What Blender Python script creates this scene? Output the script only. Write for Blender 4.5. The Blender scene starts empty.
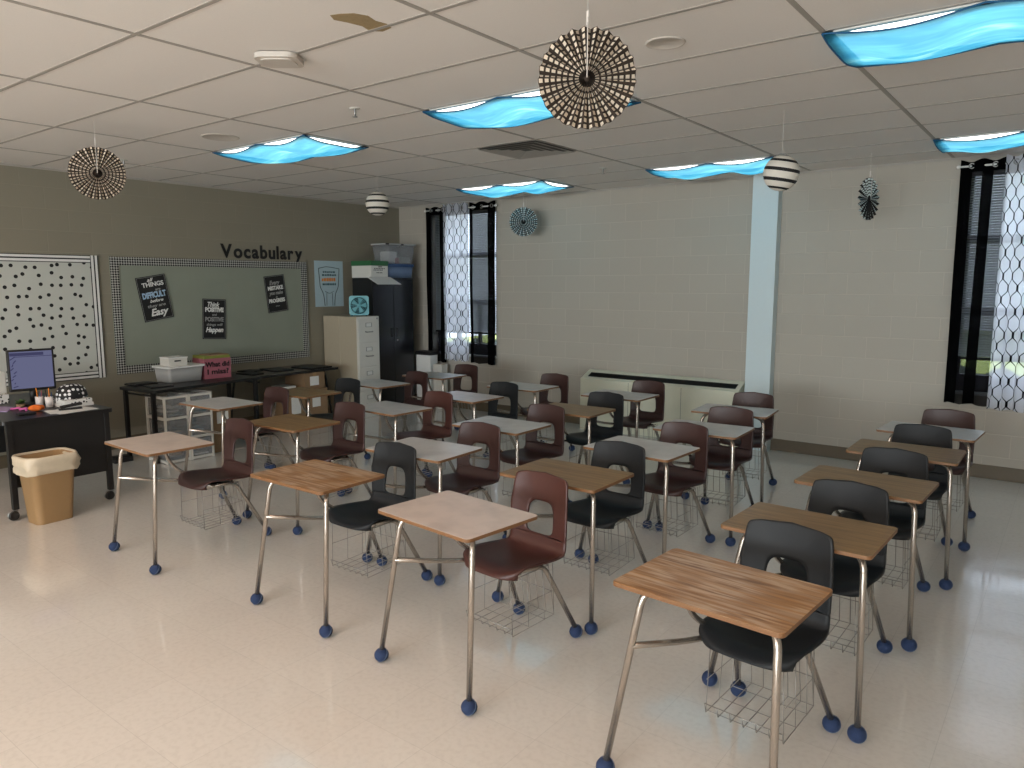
import bpy, bmesh, math, random
from mathutils import Vector, Matrix
random.seed(7)
PI = math.pi
SC = bpy.context.scene
COL = SC.collection

# ------------------------------------------------------------------ constants (metres)
XL, XR, YB, YF, HC = -7.98, 2.6, 7.72, -7.4, 2.827      # room
GX, GY, TX, TY = -3.447, 1.742, 1.2192, 0.6096          # ceiling grid origin and tile size

# ------------------------------------------------------------------ materials
def srgb(c):
    return tuple((v/12.92 if v <= .04045 else ((v+.055)/1.055)**2.4) for v in [x/255 for x in c])
def new_mat(name):
    m = bpy.data.materials.new(name); m.use_nodes = True
    nt = m.node_tree; b = nt.nodes['Principled BSDF']
    return m, nt, b
def N(nt, kind, **kw):
    n = nt.nodes.new(kind)
    for k, v in kw.items():
        if k in n.inputs: n.inputs[k].default_value = v
        else: setattr(n, k, v)
    return n
def link(nt, a, b): nt.links.new(a, b)
def plain(name, rgb, rough=.5, metal=0., spec=.5, var=.06, scale=30., bump=0., alpha=None, coat=0.):
    """surface of one colour with a faint mottled variation"""
    m, nt, b = new_mat(name)
    c = srgb(rgb)
    tc = N(nt, 'ShaderNodeTexCoord')
    no = N(nt, 'ShaderNodeTexNoise'); no.inputs['Scale'].default_value = scale; no.inputs['Detail'].default_value = 3
    link(nt, tc.outputs['Object'], no.inputs['Vector'])
    mx = N(nt, 'ShaderNodeMix', data_type='RGBA')
    mx.inputs[6].default_value = (*[max(0, x*(1-var)) for x in c], 1); mx.inputs[7].default_value = (*[min(1, x*(1+var)) for x in c], 1)
    link(nt, no.outputs['Fac'], mx.inputs[0]); link(nt, mx.outputs[2], b.inputs['Base Color'])
    b.inputs['Roughness'].default_value = rough; b.inputs['Metallic'].default_value = metal
    b.inputs['Specular IOR Level'].default_value = spec; b.inputs['Coat Weight'].default_value = coat
    if bump:
        bp = N(nt, 'ShaderNodeBump'); bp.inputs['Strength'].default_value = bump; bp.inputs['Distance'].default_value = .002
        link(nt, no.outputs['Fac'], bp.inputs['Height']); link(nt, bp.outputs[0], b.inputs['Normal'])
    if alpha is not None: b.inputs['Alpha'].default_value = alpha
    return m
def ramp(nt, fac, stops, interp='LINEAR'):
    r = N(nt, 'ShaderNodeValToRGB'); r.color_ramp.interpolation = interp
    e = r.color_ramp.elements
    e[0].position, e[0].color = stops[0][0], (*stops[0][1], 1)
    e[1].position, e[1].color = stops[1][0], (*stops[1][1], 1)
    for p, c in stops[2:]:
        x = e.new(p); x.color = (*c, 1)
    link(nt, fac, r.inputs[0]); return r
def emit(name, rgb, s):
    m = bpy.data.materials.new(name); m.use_nodes = True; nt = m.node_tree; nt.nodes.clear()
    o = N(nt, 'ShaderNodeOutputMaterial'); e = N(nt, 'ShaderNodeEmission'); e.inputs[0].default_value = (*rgb, 1); e.inputs[1].default_value = s
    link(nt, e.outputs[0], o.inputs[0]); return m
def math_n(nt, op, a, b=None, c=None):
    n = N(nt, 'ShaderNodeMath', operation=op)
    for i, v in enumerate((a, b, c)):
        if v is None: continue
        if isinstance(v, (int, float)): n.inputs[i].default_value = v
        else: link(nt, v, n.inputs[i])
    return n.outputs[0]

M = {}
def mat_block_wall(name, rgb, axis, joint=1.0):
    """painted concrete blocks 0.406 x 0.203"""
    m, nt, b = new_mat(name); c = srgb(rgb)
    tc = N(nt, 'ShaderNodeTexCoord'); sp = N(nt, 'ShaderNodeSeparateXYZ'); link(nt, tc.outputs['Object'], sp.inputs[0])
    cb = N(nt, 'ShaderNodeCombineXYZ'); link(nt, sp.outputs[axis], cb.inputs[0]); link(nt, sp.outputs['Z'], cb.inputs[1])
    br = N(nt, 'ShaderNodeTexBrick'); br.inputs['Scale'].default_value = 1.0
    br.inputs['Brick Width'].default_value = .4064; br.inputs['Row Height'].default_value = .2032
    br.inputs['Mortar Size'].default_value = .005; br.inputs['Mortar Smooth'].default_value = .6
    k = 1.0 + .12*joint  # lightens the joints: highlights on block edges painted into the colour
    br.inputs['Color1'].default_value = (*c, 1); br.inputs['Color2'].default_value = (*[x*.965 for x in c], 1)
    br.inputs['Mortar'].default_value = (*[x*k for x in c], 1)
    link(nt, cb.outputs[0], br.inputs['Vector'])
    no = N(nt, 'ShaderNodeTexNoise'); no.inputs['Scale'].default_value = 120; link(nt, tc.outputs['Object'], no.inputs['Vector'])
    link(nt, br.outputs['Color'], b.inputs['Base Color'])
    h = math_n(nt, 'ADD', math_n(nt, 'MULTIPLY', br.outputs['Fac'], -1.0*joint), math_n(nt, 'MULTIPLY', no.outputs['Fac'], .35))
    bp = N(nt, 'ShaderNodeBump'); bp.inputs['Strength'].default_value = .45; bp.inputs['Distance'].default_value = .004
    link(nt, h, bp.inputs['Height']); link(nt, bp.outputs[0], b.inputs['Normal'])
    b.inputs['Roughness'].default_value = .55; b.inputs['Specular IOR Level'].default_value = .3
    return m
def mat_floor():
    m, nt, b = new_mat('waxed vinyl tile'); 
    tc = N(nt, 'ShaderNodeTexCoord')
    br = N(nt, 'ShaderNodeTexBrick', offset=0.0); br.inputs['Scale'].default_value = 1.0
    br.inputs['Brick Width'].default_value = .3048; br.inputs['Row Height'].default_value = .3048; br.inputs['Mortar Size'].default_value = .0012
    c = srgb((224, 219, 211))
    br.inputs['Color1'].default_value = (*c, 1); br.inputs['Color2'].default_value = (*[x*.965 for x in c], 1); br.inputs['Mortar'].default_value = (*[x*.84 for x in c], 1)
    link(nt, tc.outputs['Object'], br.inputs['Vector'])
    no = N(nt, 'ShaderNodeTexNoise'); no.inputs['Scale'].default_value = 42; no.inputs['Detail'].default_value = 5; link(nt, tc.outputs['Object'], no.inputs['Vector'])
    r = ramp(nt, no.outputs['Fac'], [(.33, (.86, .85, .84)), (.55, (1, 1, 1))])
    mx = N(nt, 'ShaderNodeMix', data_type='RGBA', blend_type='MULTIPLY'); mx.inputs[0].default_value = .45
    link(nt, br.outputs['Color'], mx.inputs[6]); link(nt, r.outputs[0], mx.inputs[7]); link(nt, mx.outputs[2], b.inputs['Base Color'])
    n2 = N(nt, 'ShaderNodeTexNoise'); n2.inputs['Scale'].default_value = 2.2; n2.inputs['Detail'].default_value = 2; link(nt, tc.outputs['Object'], n2.inputs['Vector'])
    mr = N(nt, 'ShaderNodeMapRange'); mr.inputs[3].default_value = .13; mr.inputs[4].default_value = .24; link(nt, n2.outputs['Fac'], mr.inputs[0]); link(nt, mr.outputs[0], b.inputs['Roughness'])
    bp = N(nt, 'ShaderNodeBump'); bp.inputs['Strength'].default_value = .12; bp.inputs['Distance'].default_value = .02
    link(nt, n2.outputs['Fac'], bp.inputs['Height']); link(nt, bp.outputs[0], b.inputs['Normal'])
    b.inputs['Specular IOR Level'].default_value = .55; b.inputs['Coat Weight'].default_value = .6; b.inputs['Coat Roughness'].default_value = .05
    return m
def mat_wood(name, a, bcol, rough=.35, worn=False):
    m, nt, b = new_mat(name)
    tc = N(nt, 'ShaderNodeTexCoord'); oi = N(nt, 'ShaderNodeObjectInfo')
    mp = N(nt, 'ShaderNodeMapping'); mp.inputs['Scale'].default_value = (2.2, 34, 8)
    cb = N(nt, 'ShaderNodeCombineXYZ'); link(nt, math_n(nt, 'MULTIPLY', oi.outputs['Random'], 40), cb.inputs[1]); link(nt, cb.outputs[0], mp.inputs['Location'])
    link(nt, tc.outputs['Object'], mp.inputs['Vector'])
    no = N(nt, 'ShaderNodeTexNoise'); no.inputs['Scale'].default_value = 1.6; no.inputs['Detail'].default_value = 6; no.inputs['Roughness'].default_value = .65; no.inputs['Distortion'].default_value = .5
    link(nt, mp.outputs[0], no.inputs['Vector'])
    r = ramp(nt, no.outputs['Fac'], [(.34, srgb(a)), (.66, srgb(bcol))])
    out = r.outputs[0]
    if worn:      # pale streaks for rubbed wear, with glare painted into the colour
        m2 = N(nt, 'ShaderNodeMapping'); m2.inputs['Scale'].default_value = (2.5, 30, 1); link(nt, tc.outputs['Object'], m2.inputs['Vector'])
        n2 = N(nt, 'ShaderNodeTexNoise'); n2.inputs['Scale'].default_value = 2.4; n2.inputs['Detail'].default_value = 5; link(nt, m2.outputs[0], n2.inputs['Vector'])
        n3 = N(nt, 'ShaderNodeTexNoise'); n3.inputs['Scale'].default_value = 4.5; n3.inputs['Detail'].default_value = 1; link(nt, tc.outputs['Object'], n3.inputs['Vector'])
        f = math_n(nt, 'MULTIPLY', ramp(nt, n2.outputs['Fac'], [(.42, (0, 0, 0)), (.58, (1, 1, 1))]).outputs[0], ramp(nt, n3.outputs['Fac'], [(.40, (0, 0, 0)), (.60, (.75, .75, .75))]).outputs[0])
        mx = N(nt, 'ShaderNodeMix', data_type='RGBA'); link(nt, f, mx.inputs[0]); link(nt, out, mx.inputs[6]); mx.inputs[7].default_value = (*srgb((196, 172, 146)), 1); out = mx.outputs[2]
    link(nt, out, b.inputs['Base Color']); b.inputs['Roughness'].default_value = rough
    return m
def mat_laminate(name, rgb):
    """worn light laminate: faint scuffs"""
    m, nt, b = new_mat(name); c = srgb(rgb)
    tc = N(nt, 'ShaderNodeTexCoord'); oi = N(nt, 'ShaderNodeObjectInfo')
    ad = N(nt, 'ShaderNodeVectorMath', operation='ADD'); link(nt, tc.outputs['Object'], ad.inputs[0]); link(nt, oi.outputs['Location'], ad.inputs[1])
    no = N(nt, 'ShaderNodeTexNoise'); no.inputs['Scale'].default_value = 9; no.inputs['Detail'].default_value = 6; link(nt, ad.outputs[0], no.inputs['Vector'])
    r = ramp(nt, no.outputs['Fac'], [(.3, tuple(x*.82 for x in c)), (.6, c)])
    link(nt, r.outputs[0], b.inputs['Base Color']); b.inputs['Roughness'].default_value = .3
    return m
def mat_dots(name, bg, fg, scale, radius, jitter, axes=('Y', 'Z'), rough=.7):
    m, nt, b = new_mat(name)
    tc = N(nt, 'ShaderNodeTexCoord'); sp = N(nt, 'ShaderNodeSeparateXYZ'); link(nt, tc.outputs['Object'], sp.inputs[0])
    vo = N(nt, 'ShaderNodeTexVoronoi', voronoi_dimensions='2D' if axes else '3D'); vo.inputs['Scale'].default_value = scale; vo.inputs['Randomness'].default_value = jitter
    if axes:
        cb = N(nt, 'ShaderNodeCombineXYZ'); link(nt, sp.outputs[axes[0]], cb.inputs[0]); link(nt, sp.outputs[axes[1]], cb.inputs[1]); link(nt, cb.outputs[0], vo.inputs['Vector'])
    else: link(nt, tc.outputs['Object'], vo.inputs['Vector'])
    r = ramp(nt, vo.outputs['Distance'], [(0, srgb(fg)), (radius, srgb(bg))], 'CONSTANT')
    link(nt, r.outputs[0], b.inputs['Base Color']); b.inputs['Roughness'].default_value = rough
    return m
def mat_checks(name, a, bcol, size, axes=('Y', 'Z')):
    m, nt, b = new_mat(name)
    tc = N(nt, 'ShaderNodeTexCoord'); sp = N(nt, 'ShaderNodeSeparateXYZ'); link(nt, tc.outputs['Object'], sp.inputs[0])
    u, v = sp.outputs[axes[0]], sp.outputs[axes[1]]
    s = math_n(nt, 'ADD', u, v); d = math_n(nt, 'SUBTRACT', u, v)            # diagonal checks
    cb = N(nt, 'ShaderNodeCombineXYZ'); link(nt, s, cb.inputs[0]); link(nt, d, cb.inputs[1]); cb.inputs[2].default_value = .3*size
    ck = N(nt, 'ShaderNodeTexChecker'); ck.inputs['Scale'].default_value = 1/size
    ck.inputs['Color1'].default_value = (*srgb(a), 1); ck.inputs['Color2'].default_value = (*srgb(bcol), 1)
    link(nt, cb.outputs[0], ck.inputs['Vector']); link(nt, ck.outputs[0], b.inputs['Base Color']); b.inputs['Roughness'].default_value = .7
    return m
def mat_sheer(name, rgb, see, trellis=False, pattern=(20, 20, 24)):
    """curtain cloth: diffuse + light passing through; optionally a printed trellis"""
    m = bpy.data.materials.new(name); m.use_nodes = True; nt = m.node_tree; nt.nodes.clear()
    out = N(nt, 'ShaderNodeOutputMaterial')
    di = N(nt, 'ShaderNodeBsdfDiffuse'); tr = N(nt, 'ShaderNodeBsdfTranslucent'); tp = N(nt, 'ShaderNodeBsdfTransparent')
    c = srgb(rgb)
    if trellis:
        uv = N(nt, 'ShaderNodeUVMap'); sp = N(nt, 'ShaderNodeSeparateXYZ'); link(nt, uv.outputs[0], sp.inputs[0])
        U, V = sp.outputs[0], sp.outputs[1]
        per, hgt = .13, .20
        w = math_n(nt, 'MULTIPLY', math_n(nt, 'SINE', math_n(nt, 'MULTIPLY', V, 2*PI/hgt)), .30)
        w = math_n(nt, 'MINIMUM', math_n(nt, 'MAXIMUM', w, -.22), .22)
        u = math_n(nt, 'DIVIDE', U, per)
        def line(off, sgn):
            f = math_n(nt, 'FRACT', math_n(nt, 'ADD', math_n(nt, 'ADD', u, off), math_n(nt, 'MULTIPLY', w, sgn)))
            return math_n(nt, 'ABSOLUTE', math_n(nt, 'SUBTRACT', f, .5))
        dmin = math_n(nt, 'MINIMUM', line(0.0, 1.0), line(.5, -1.0))
        isl = math_n(nt, 'LESS_THAN', dmin, .05)
        mx = N(nt, 'ShaderNodeMix', data_type='RGBA'); mx.inputs[6].default_value = (*c, 1); mx.inputs[7].default_value = (*srgb(pattern), 1)
        link(nt, isl, mx.inputs[0]); link(nt, mx.outputs[2], di.inputs[0]); link(nt, mx.outputs[2], tr.inputs[0])
        seev = math_n(nt, 'MULTIPLY', math_n(nt, 'SUBTRACT', 1.0, isl), see)
    else:
        di.inputs[0].default_value = (*c, 1); tr.inputs[0].default_value = (*c, 1); seev = None
    m1 = N(nt, 'ShaderNodeMixShader'); m1.inputs[0].default_value = .5; link(nt, di.outputs[0], m1.inputs[1]); link(nt, tr.outputs[0], m1.inputs[2])
    m2 = N(nt, 'ShaderNodeMixShader'); link(nt, m1.outputs[0], m2.inputs[1]); link(nt, tp.outputs[0], m2.inputs[2])
    if seev is None: m2.inputs[0].default_value = see
    else: link(nt, seev, m2.inputs[0])
    link(nt, m2.outputs[0], out.inputs[0]); return m
def mat_cover():
    """thin blue cloth under a lamp: scatters and passes the light"""
    m = bpy.data.materials.new('blue cover cloth'); m.use_nodes = True; nt = m.node_tree; nt.nodes.clear()
    out = N(nt, 'ShaderNodeOutputMaterial')
    di = N(nt, 'ShaderNodeBsdfDiffuse'); tr = N(nt, 'ShaderNodeBsdfTranslucent'); tp = N(nt, 'ShaderNodeBsdfTransparent')
    c = (.035, .24, .38, 1); di.inputs[0].default_value = c; tr.inputs[0].default_value = c; tp.inputs[0].default_value = (.45, .85, .95, 1)
    tc = N(nt, 'ShaderNodeTexCoord'); no = N(nt, 'ShaderNodeTexNoise'); no.inputs['Scale'].default_value = 5; link(nt, tc.outputs['Object'], no.inputs['Vector'])
    mp = N(nt, 'ShaderNodeMapping'); mp.inputs['Scale'].default_value = (1.6, 7, 2); mp.inputs['Rotation'].default_value = (0, 0, .25); link(nt, tc.outputs['Object'], mp.inputs['Vector'])
    nf = N(nt, 'ShaderNodeTexNoise'); nf.inputs['Scale'].default_value = 1.5; nf.inputs['Detail'].default_value = 3; nf.inputs['Distortion'].default_value = .6; link(nt, mp.outputs[0], nf.inputs['Vector'])
    rr = ramp(nt, nf.outputs['Fac'], [(.36, (.025, .17, .30)), (.56, (.05, .25, .37)), (.68, (.16, .40, .46))]); link(nt, rr.outputs[0], tr.inputs[0])
    m1 = N(nt, 'ShaderNodeMixShader'); m1.inputs[0].default_value = .65; link(nt, di.outputs[0], m1.inputs[1]); link(nt, tr.outputs[0], m1.inputs[2])
    mr = N(nt, 'ShaderNodeMapRange'); mr.inputs[3].default_value = .02; mr.inputs[4].default_value = .09; link(nt, no.outputs['Fac'], mr.inputs[0])
    m2 = N(nt, 'ShaderNodeMixShader'); link(nt, mr.outputs[0], m2.inputs[0]); link(nt, m1.outputs[0], m2.inputs[1]); link(nt, tp.outputs[0], m2.inputs[2])
    link(nt, m2.outputs[0], out.inputs[0]); return m

M['apwhite'] = plain('warm white plastic', (206, 198, 188), .6)
M['ventdark'] = plain('dark vent throat', (92, 90, 86), .7)
M['ventgrey'] = plain('grey vent paint', (168, 163, 156), .6)
M['wall_b'] = mat_block_wall('painted block taupe', (178, 171, 159), 'X')
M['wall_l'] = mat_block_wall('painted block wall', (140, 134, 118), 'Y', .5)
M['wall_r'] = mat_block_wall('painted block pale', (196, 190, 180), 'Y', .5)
M['base'] = plain('cove base', (98, 86, 68), .5)
M['floor'] = mat_floor()
M['tile'] = plain('acoustic tile', (234, 229, 223), .9, var=.035, scale=160, bump=.25)
M['tbar'] = plain('grid bar', (168, 162, 154), .6, var=.02)
M['col'] = plain('pale blue column paint', (205, 219, 222), .45, var=.02)
M['wood'] = mat_wood('oak grain laminate', (108, 82, 48), (152, 120, 74))
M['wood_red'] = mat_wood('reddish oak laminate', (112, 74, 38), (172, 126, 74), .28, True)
M['grey_top'] = mat_laminate('pale grey laminate', (205, 203, 200))
M['pink_top'] = mat_laminate('pale pinkish laminate', (208, 194, 184))
M['edge'] = plain('tan edge band', (124, 88, 56), .5)
M['maroon'] = plain('maroon moulded plastic', (58, 33, 30), .45, var=.08, scale=60, bump=.06)
M['brown'] = plain('reddish brown plastic', (72, 39, 33), .42, var=.08, scale=60, bump=.06)
M['black_pl'] = plain('charcoal moulded plastic', (24, 27, 30), .55, spec=.35, var=.08, scale=60, bump=.06)
M['chrome'] = plain('chromed tube', (178, 170, 161), .26, metal=.88, var=.05, scale=12)
M['wire'] = plain('bright wire', (146, 142, 136), .4, metal=.6)
M['ball'] = plain('blue felt ball', (32, 50, 84), .85, var=.18, scale=200, bump=.3)
M['seam'] = plain('pale seam', (96, 110, 136), .7)
M['black'] = plain('black paint', (20, 19, 19), .5, var=.1)
M['black_gl'] = plain('black gloss paint', (24, 24, 27), .25, var=.1)
M['blackwood'] = plain('black laminate', (22, 20, 20), .4, var=.15)
M['white'] = plain('white', (228, 228, 224), .5, var=.02)
M['paper'] = plain('white paper', (226, 226, 222), .8, var=.03)
M['cream'] = plain('cream enamel', (222, 222, 202), .45, var=.02)
M['beige'] = plain('beige enamel', (176, 165, 144), .45, var=.03)
M['offwhite'] = plain('off white enamel', (214, 212, 204), .45, var=.02)
M['dark'] = plain('dark grille', (22, 24, 22), .6)
M['metal'] = plain('grey metal', (150, 150, 148), .35, metal=.8)
M['clear'] = plain('frosted clear plastic', (176, 180, 184), .3, alpha=.30, var=.02)
M['clear2'] = plain('cloudy plastic', (200, 200, 198), .4, alpha=.7, var=.02)
M['bluetub'] = plain('blue tinted plastic', (120, 140, 172), .35, alpha=.7)
M['green'] = plain('green lid', (48, 104, 62), .5)
M['card'] = plain('brown cardboard', (140, 113, 84), .85, var=.08)
M['pink'] = plain('pink card', (158, 92, 104), .8)
M['lime'] = plain('lime card', (124, 132, 58), .8)
M['tan'] = plain('tan plastic bin', (156, 124, 84), .5, var=.04)
M['liner'] = plain('cream bin liner', (206, 192, 168), .45, var=.08, scale=25, bump=.5)
M['boardpaper'] = plain('grey green backing paper', (140, 146, 132), .8, var=.06, scale=4, bump=.3)
M['dots'] = mat_dots('black dots on white paper', (196, 198, 190), (16, 16, 16), 10.0, .175, .6)
M['polka'] = mat_dots('white dots on black cloth', (16, 15, 15), (222, 222, 222), 30, .36, .2, None)
M['specks'] = mat_dots('black specks on white card', (220, 220, 216), (30, 30, 30), 38, .36, .5, None)
M['checks'] = mat_checks('black and white checks', (16, 16, 16), (176, 176, 170), .026)
M['chalk'] = plain('chalkboard print', (26, 26, 26), .7, var=.2, scale=40)
M['bluewhite'] = plain('pale blue letters', (168, 196, 222), .7)
M['greytext'] = plain('grey letters', (150, 150, 148), .7)
M['paleblue'] = plain('pale blue poster paper', (176, 198, 206), .7)
M['orange'] = plain('orange ink', (224, 132, 40), .7)
M['teal'] = plain('aqua plastic', (120, 186, 196), .4)
M['teal_d'] = plain('dark teal plastic', (44, 84, 92), .45)
M['screen'] = emit('lit monitor screen', (.20, .21, .36), .62)
M['screen_bar'] = emit('lit window bar', (.10, .10, .22), .5)
M['lav'] = plain('lavender folder', (160, 140, 176), .7)
M['magenta'] = plain('pink ribbon', (196, 92, 150), .6)
M['orange_c'] = plain('orange cloth', (226, 110, 36), .8)
M['leaf'] = plain('green leaves', (72, 104, 48), .7, var=.3)
M['cup'] = plain('white cup', (220, 212, 208), .5)
M['blue'] = plain('blue plastic', (46, 76, 120), .5)
M['tabletop_g'] = plain('grey brown table top', (96, 88, 76), .45)
M['seewhite'] = plain('white blind slat', (225, 228, 232), .6, var=.01)
M['frame_dk'] = plain('dark bronze frame', (38, 36, 36), .5)
M['sheer_b'] = mat_sheer('black sheer curtain', (24, 23, 25), .16)
M['solid_b'] = mat_sheer('black lining curtain', (14, 14, 15), .02)
M['sheer_w'] = mat_sheer('white trellis curtain', (226, 228, 236), .30, True)
M['cover'] = mat_cover()
M['hem'] = plain('blue hem', (30, 92, 134), .8)
M['lens'] = emit('lamp diffuser', (1.0, .94, .88), 5.0)
M['lens_bare'] = emit('lamp diffuser bare', (1.0, .70, .54), 8.8)  # warm glow of the added lamps out of view
M['lampframe'] = plain('lamp frame white', (220, 218, 212), .5)
M['stain'] = plain('torn brown tile', (158, 138, 102), .9, var=.2, scale=60)
M['fan_dk'] = plain('dark brown paper', (48, 38, 30), .8)
M['fan_bk'] = plain('black paper', (22, 22, 22), .8)
M['fan_lt'] = plain('cream paper', (220, 206, 186), .8)
M['fan_wh'] = plain('white paper print', (214, 226, 224), .8)
M['string'] = plain('white thread', (220, 214, 206), .7)
M['lawn'] = plain('lawn', (150, 160, 70), .9, var=.3, scale=6)
M['hedge'] = plain('hedge', (34, 44, 28), .9, var=.4, scale=12)
gl, nt, b = new_mat('window glass'); b.inputs['Base Color'].default_value = (.95, .97, 1, 1); b.inputs['Alpha'].default_value = .12; b.inputs['Roughness'].default_value = .03; M['glass'] = gl

# ------------------------------------------------------------------ mesh builder
class MB:
    def __init__(s): s.bm = bmesh.new(); s.mats = []
    def mi(s, m):
        if m not in s.mats: s.mats.append(m)
        return s.mats.index(m)
    def faces(s, fs, m, smooth=False):
        i = s.mi(m)
        for f in fs: f.material_index = i; f.smooth = smooth
    def box(s, c, d, m, bev=0., rot=None):
        r = bmesh.ops.create_cube(s.bm, size=1.0)
        mt = Matrix.Translation(c) @ (rot.to_4x4() if rot else Matrix()) @ Matrix.Diagonal((*d, 1))
        bmesh.ops.transform(s.bm, matrix=mt, verts=r['verts'])
        fs = set(f for v in r['verts'] for f in v.link_faces)
        if bev:
            es = set(e for v in r['verts'] for e in v.link_edges)
            q = bmesh.ops.bevel(s.bm, geom=list(es), offset=bev, segments=2, affect='EDGES', profile=.5)
            fs = set(f for v in q['verts'] for f in v.link_faces) | set(f for f in fs if f.is_valid)
        s.faces(fs, m); return s
    def b2(s, lo, hi, m, bev=0.):
        return s.box([(a+b)/2 for a, b in zip(lo, hi)], [abs(b-a) for a, b in zip(lo, hi)], m, bev)
    def tube(s, pts, r, m, seg=8, closed=False, cap=True):
        pts = [Vector(p) for p in pts]; n = len(pts); rings = []
        up = None
        for i, p in enumerate(pts):
            a = pts[i-1] if (i or closed) else p; c = pts[(i+1) % n] if (i < n-1 or closed) else p
            t = (c-a).normalized()
            if up is None:
                up = Vector((0, 0, 1)) if abs(t.z) < .9 else Vector((1, 0, 0))
            x = t.cross(up)
            if x.length < 1e-6: x = t.orthogonal()
            x.normalize(); up = x.cross(t)
            rr = r[i] if isinstance(r, (list, tuple)) else r
            rings.append([s.bm.verts.new(p + (x*math.cos(2*PI*k/seg)+up*math.sin(2*PI*k/seg))*rr) for k in range(seg)])
        fs = []
        for i in range(n if closed else n-1):
            A, B = rings[i], rings[(i+1) % n]
            for k in range(seg): fs.append(s.bm.faces.new((A[k], B[k], B[(k+1) % seg], A[(k+1) % seg])))
        if cap and not closed:
            fs.append(s.bm.faces.new(rings[0])); fs.append(s.bm.faces.new(rings[-1][::-1]))
        s.faces(fs, m, True); return s
    def lathe(s, prof, m, seg=24, at=(0, 0, 0), axis='Z', mats=None):
        """prof: list of (r, h)"""
        at = Vector(at); rings = []
        for r, h in prof:
            ring = []
            for k in range(seg):
                a = 2*PI*k/seg; v = Vector((r*math.cos(a), r*math.sin(a), h))
                if axis == 'X': v = Vector((v.z, v.x, v.y))
                if axis == 'Y': v = Vector((v.y, v.z, v.x))
                ring.append(s.bm.verts.new(at+v))
            rings.append(ring)
        for i in range(len(rings)-1):
            fs = [s.bm.faces.new((rings[i][k], rings[i][(k+1) % seg], rings[i+1][(k+1) % seg], rings[i+1][k])) for k in range(seg)]
            s.faces(fs, mats[i] if mats else m, True)
        bmesh.ops.remove_doubles(s.bm, verts=[v for r in rings for v in r], dist=1e-6)
        return s
    def ball(s, c, r, m, seg=14, sq=1.0):
        n = max(6, seg//2)
        s.lathe([(r*math.sin(PI*i/n), -r*sq*math.cos(PI*i/n)) for i in range(n+1)], m, seg, c); return s
    def prism(s, pts, h0, h1, m, plane='XY', side=None):
        """extrude polygon pts (a,b) between h0 and h1 along the third axis"""
        def P(a, b, h):
            return {'XY': (a, b, h), 'XZ': (a, h, b), 'YZ': (h, a, b)}[plane]
        A = [s.bm.verts.new(P(a, b, h0)) for a, b in pts]; B = [s.bm.verts.new(P(a, b, h1)) for a, b in pts]
        n = len(pts)
        fs = [s.bm.faces.new(A[::-1]), s.bm.faces.new(B)]
        sd = [s.bm.faces.new((A[i], A[(i+1) % n], B[(i+1) % n], B[i])) for i in range(n)]
        s.faces(fs, m); s.faces(sd, side or m); return s
    def grid(s, fn, nu, nv, m, smooth=True, uv=None):
        V = [[s.bm.verts.new(fn(i/nu, j/nv)) for j in range(nv+1)] for i in range(nu+1)]
        fs = []; lay = s.bm.loops.layers.uv.verify() if uv else None
        for i in range(nu):
            for j in range(nv):
                f = s.bm.faces.new((V[i][j], V[i+1][j], V[i+1][j+1], V[i][j+1])); fs.append(f)
                if uv:
                    for l, (a, b) in zip(f.loops, ((i, j), (i+1, j), (i+1, j+1), (i, j+1))): l[lay].uv = uv(a/nu, b/nv)
        s.faces(fs, m, smooth); return s
    def build(s, name, parent=None, recalc=True):
        if recalc: bmesh.ops.recalc_face_normals(s.bm, faces=s.bm.faces)
        me = bpy.data.meshes.new(name); s.bm.to_mesh(me); s.bm.free()
        for m in s.mats: me.materials.append(m if not isinstance(m, str) else M[m])
        o = bpy.data.objects.new(name, me); COL.objects.link(o)
        if parent: o.parent = parent
        return o
def mb(): return MB()
def tag(o, label=None, cat=None, group=None, kind=None):
    if label: o['label'] = label
    if cat: o['category'] = cat
    if group: o['group'] = group
    if kind: o['kind'] = kind
    return o
def empty(name, loc=(0, 0, 0), rz=0., label=None, cat=None, group=None):
    o = bpy.data.objects.new(name, None); COL.objects.link(o); o.location = loc; o.rotation_euler = (0, 0, rz); o.empty_display_size = .1
    return tag(o, label, cat, group)
KIDS = {}
def kids(o): return [c for c in bpy.data.objects if c.parent == o]
def copy_tree(o, parent=None):
    c = o.copy(); COL.objects.link(c)
    if parent: c.parent = parent
    for ch in kids(o): copy_tree(ch, c)
    return c
def fillet(pts, rad, n=5):
    pts = [Vector(p) for p in pts]; out = [pts[0]]
    for i in range(1, len(pts)-1):
        a, p, c = pts[i-1], pts[i], pts[i+1]
        d1 = (a-p); d2 = (c-p); r = min(rad, d1.length*.45, d2.length*.45)
        s, e = p+d1.normalized()*r, p+d2.normalized()*r
        for k in range(n+1):
            t = k/n; out.append(s*(1-t)**2+p*2*t*(1-t)+e*t*t)
    out.append(pts[-1]); return out
def rrect(w, d, r, n=5, cx=0, cy=0):
    out = []
    for sx, sy, a0 in ((1, 1, 0), (-1, 1, PI/2), (-1, -1, PI), (1, -1, 3*PI/2)):
        for k in range(n+1):
            a = a0+PI/2*k/n; out.append((cx+sx*(w/2-r)+r*math.cos(a), cy+sy*(d/2-r)+r*math.sin(a)))
    return out
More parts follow.
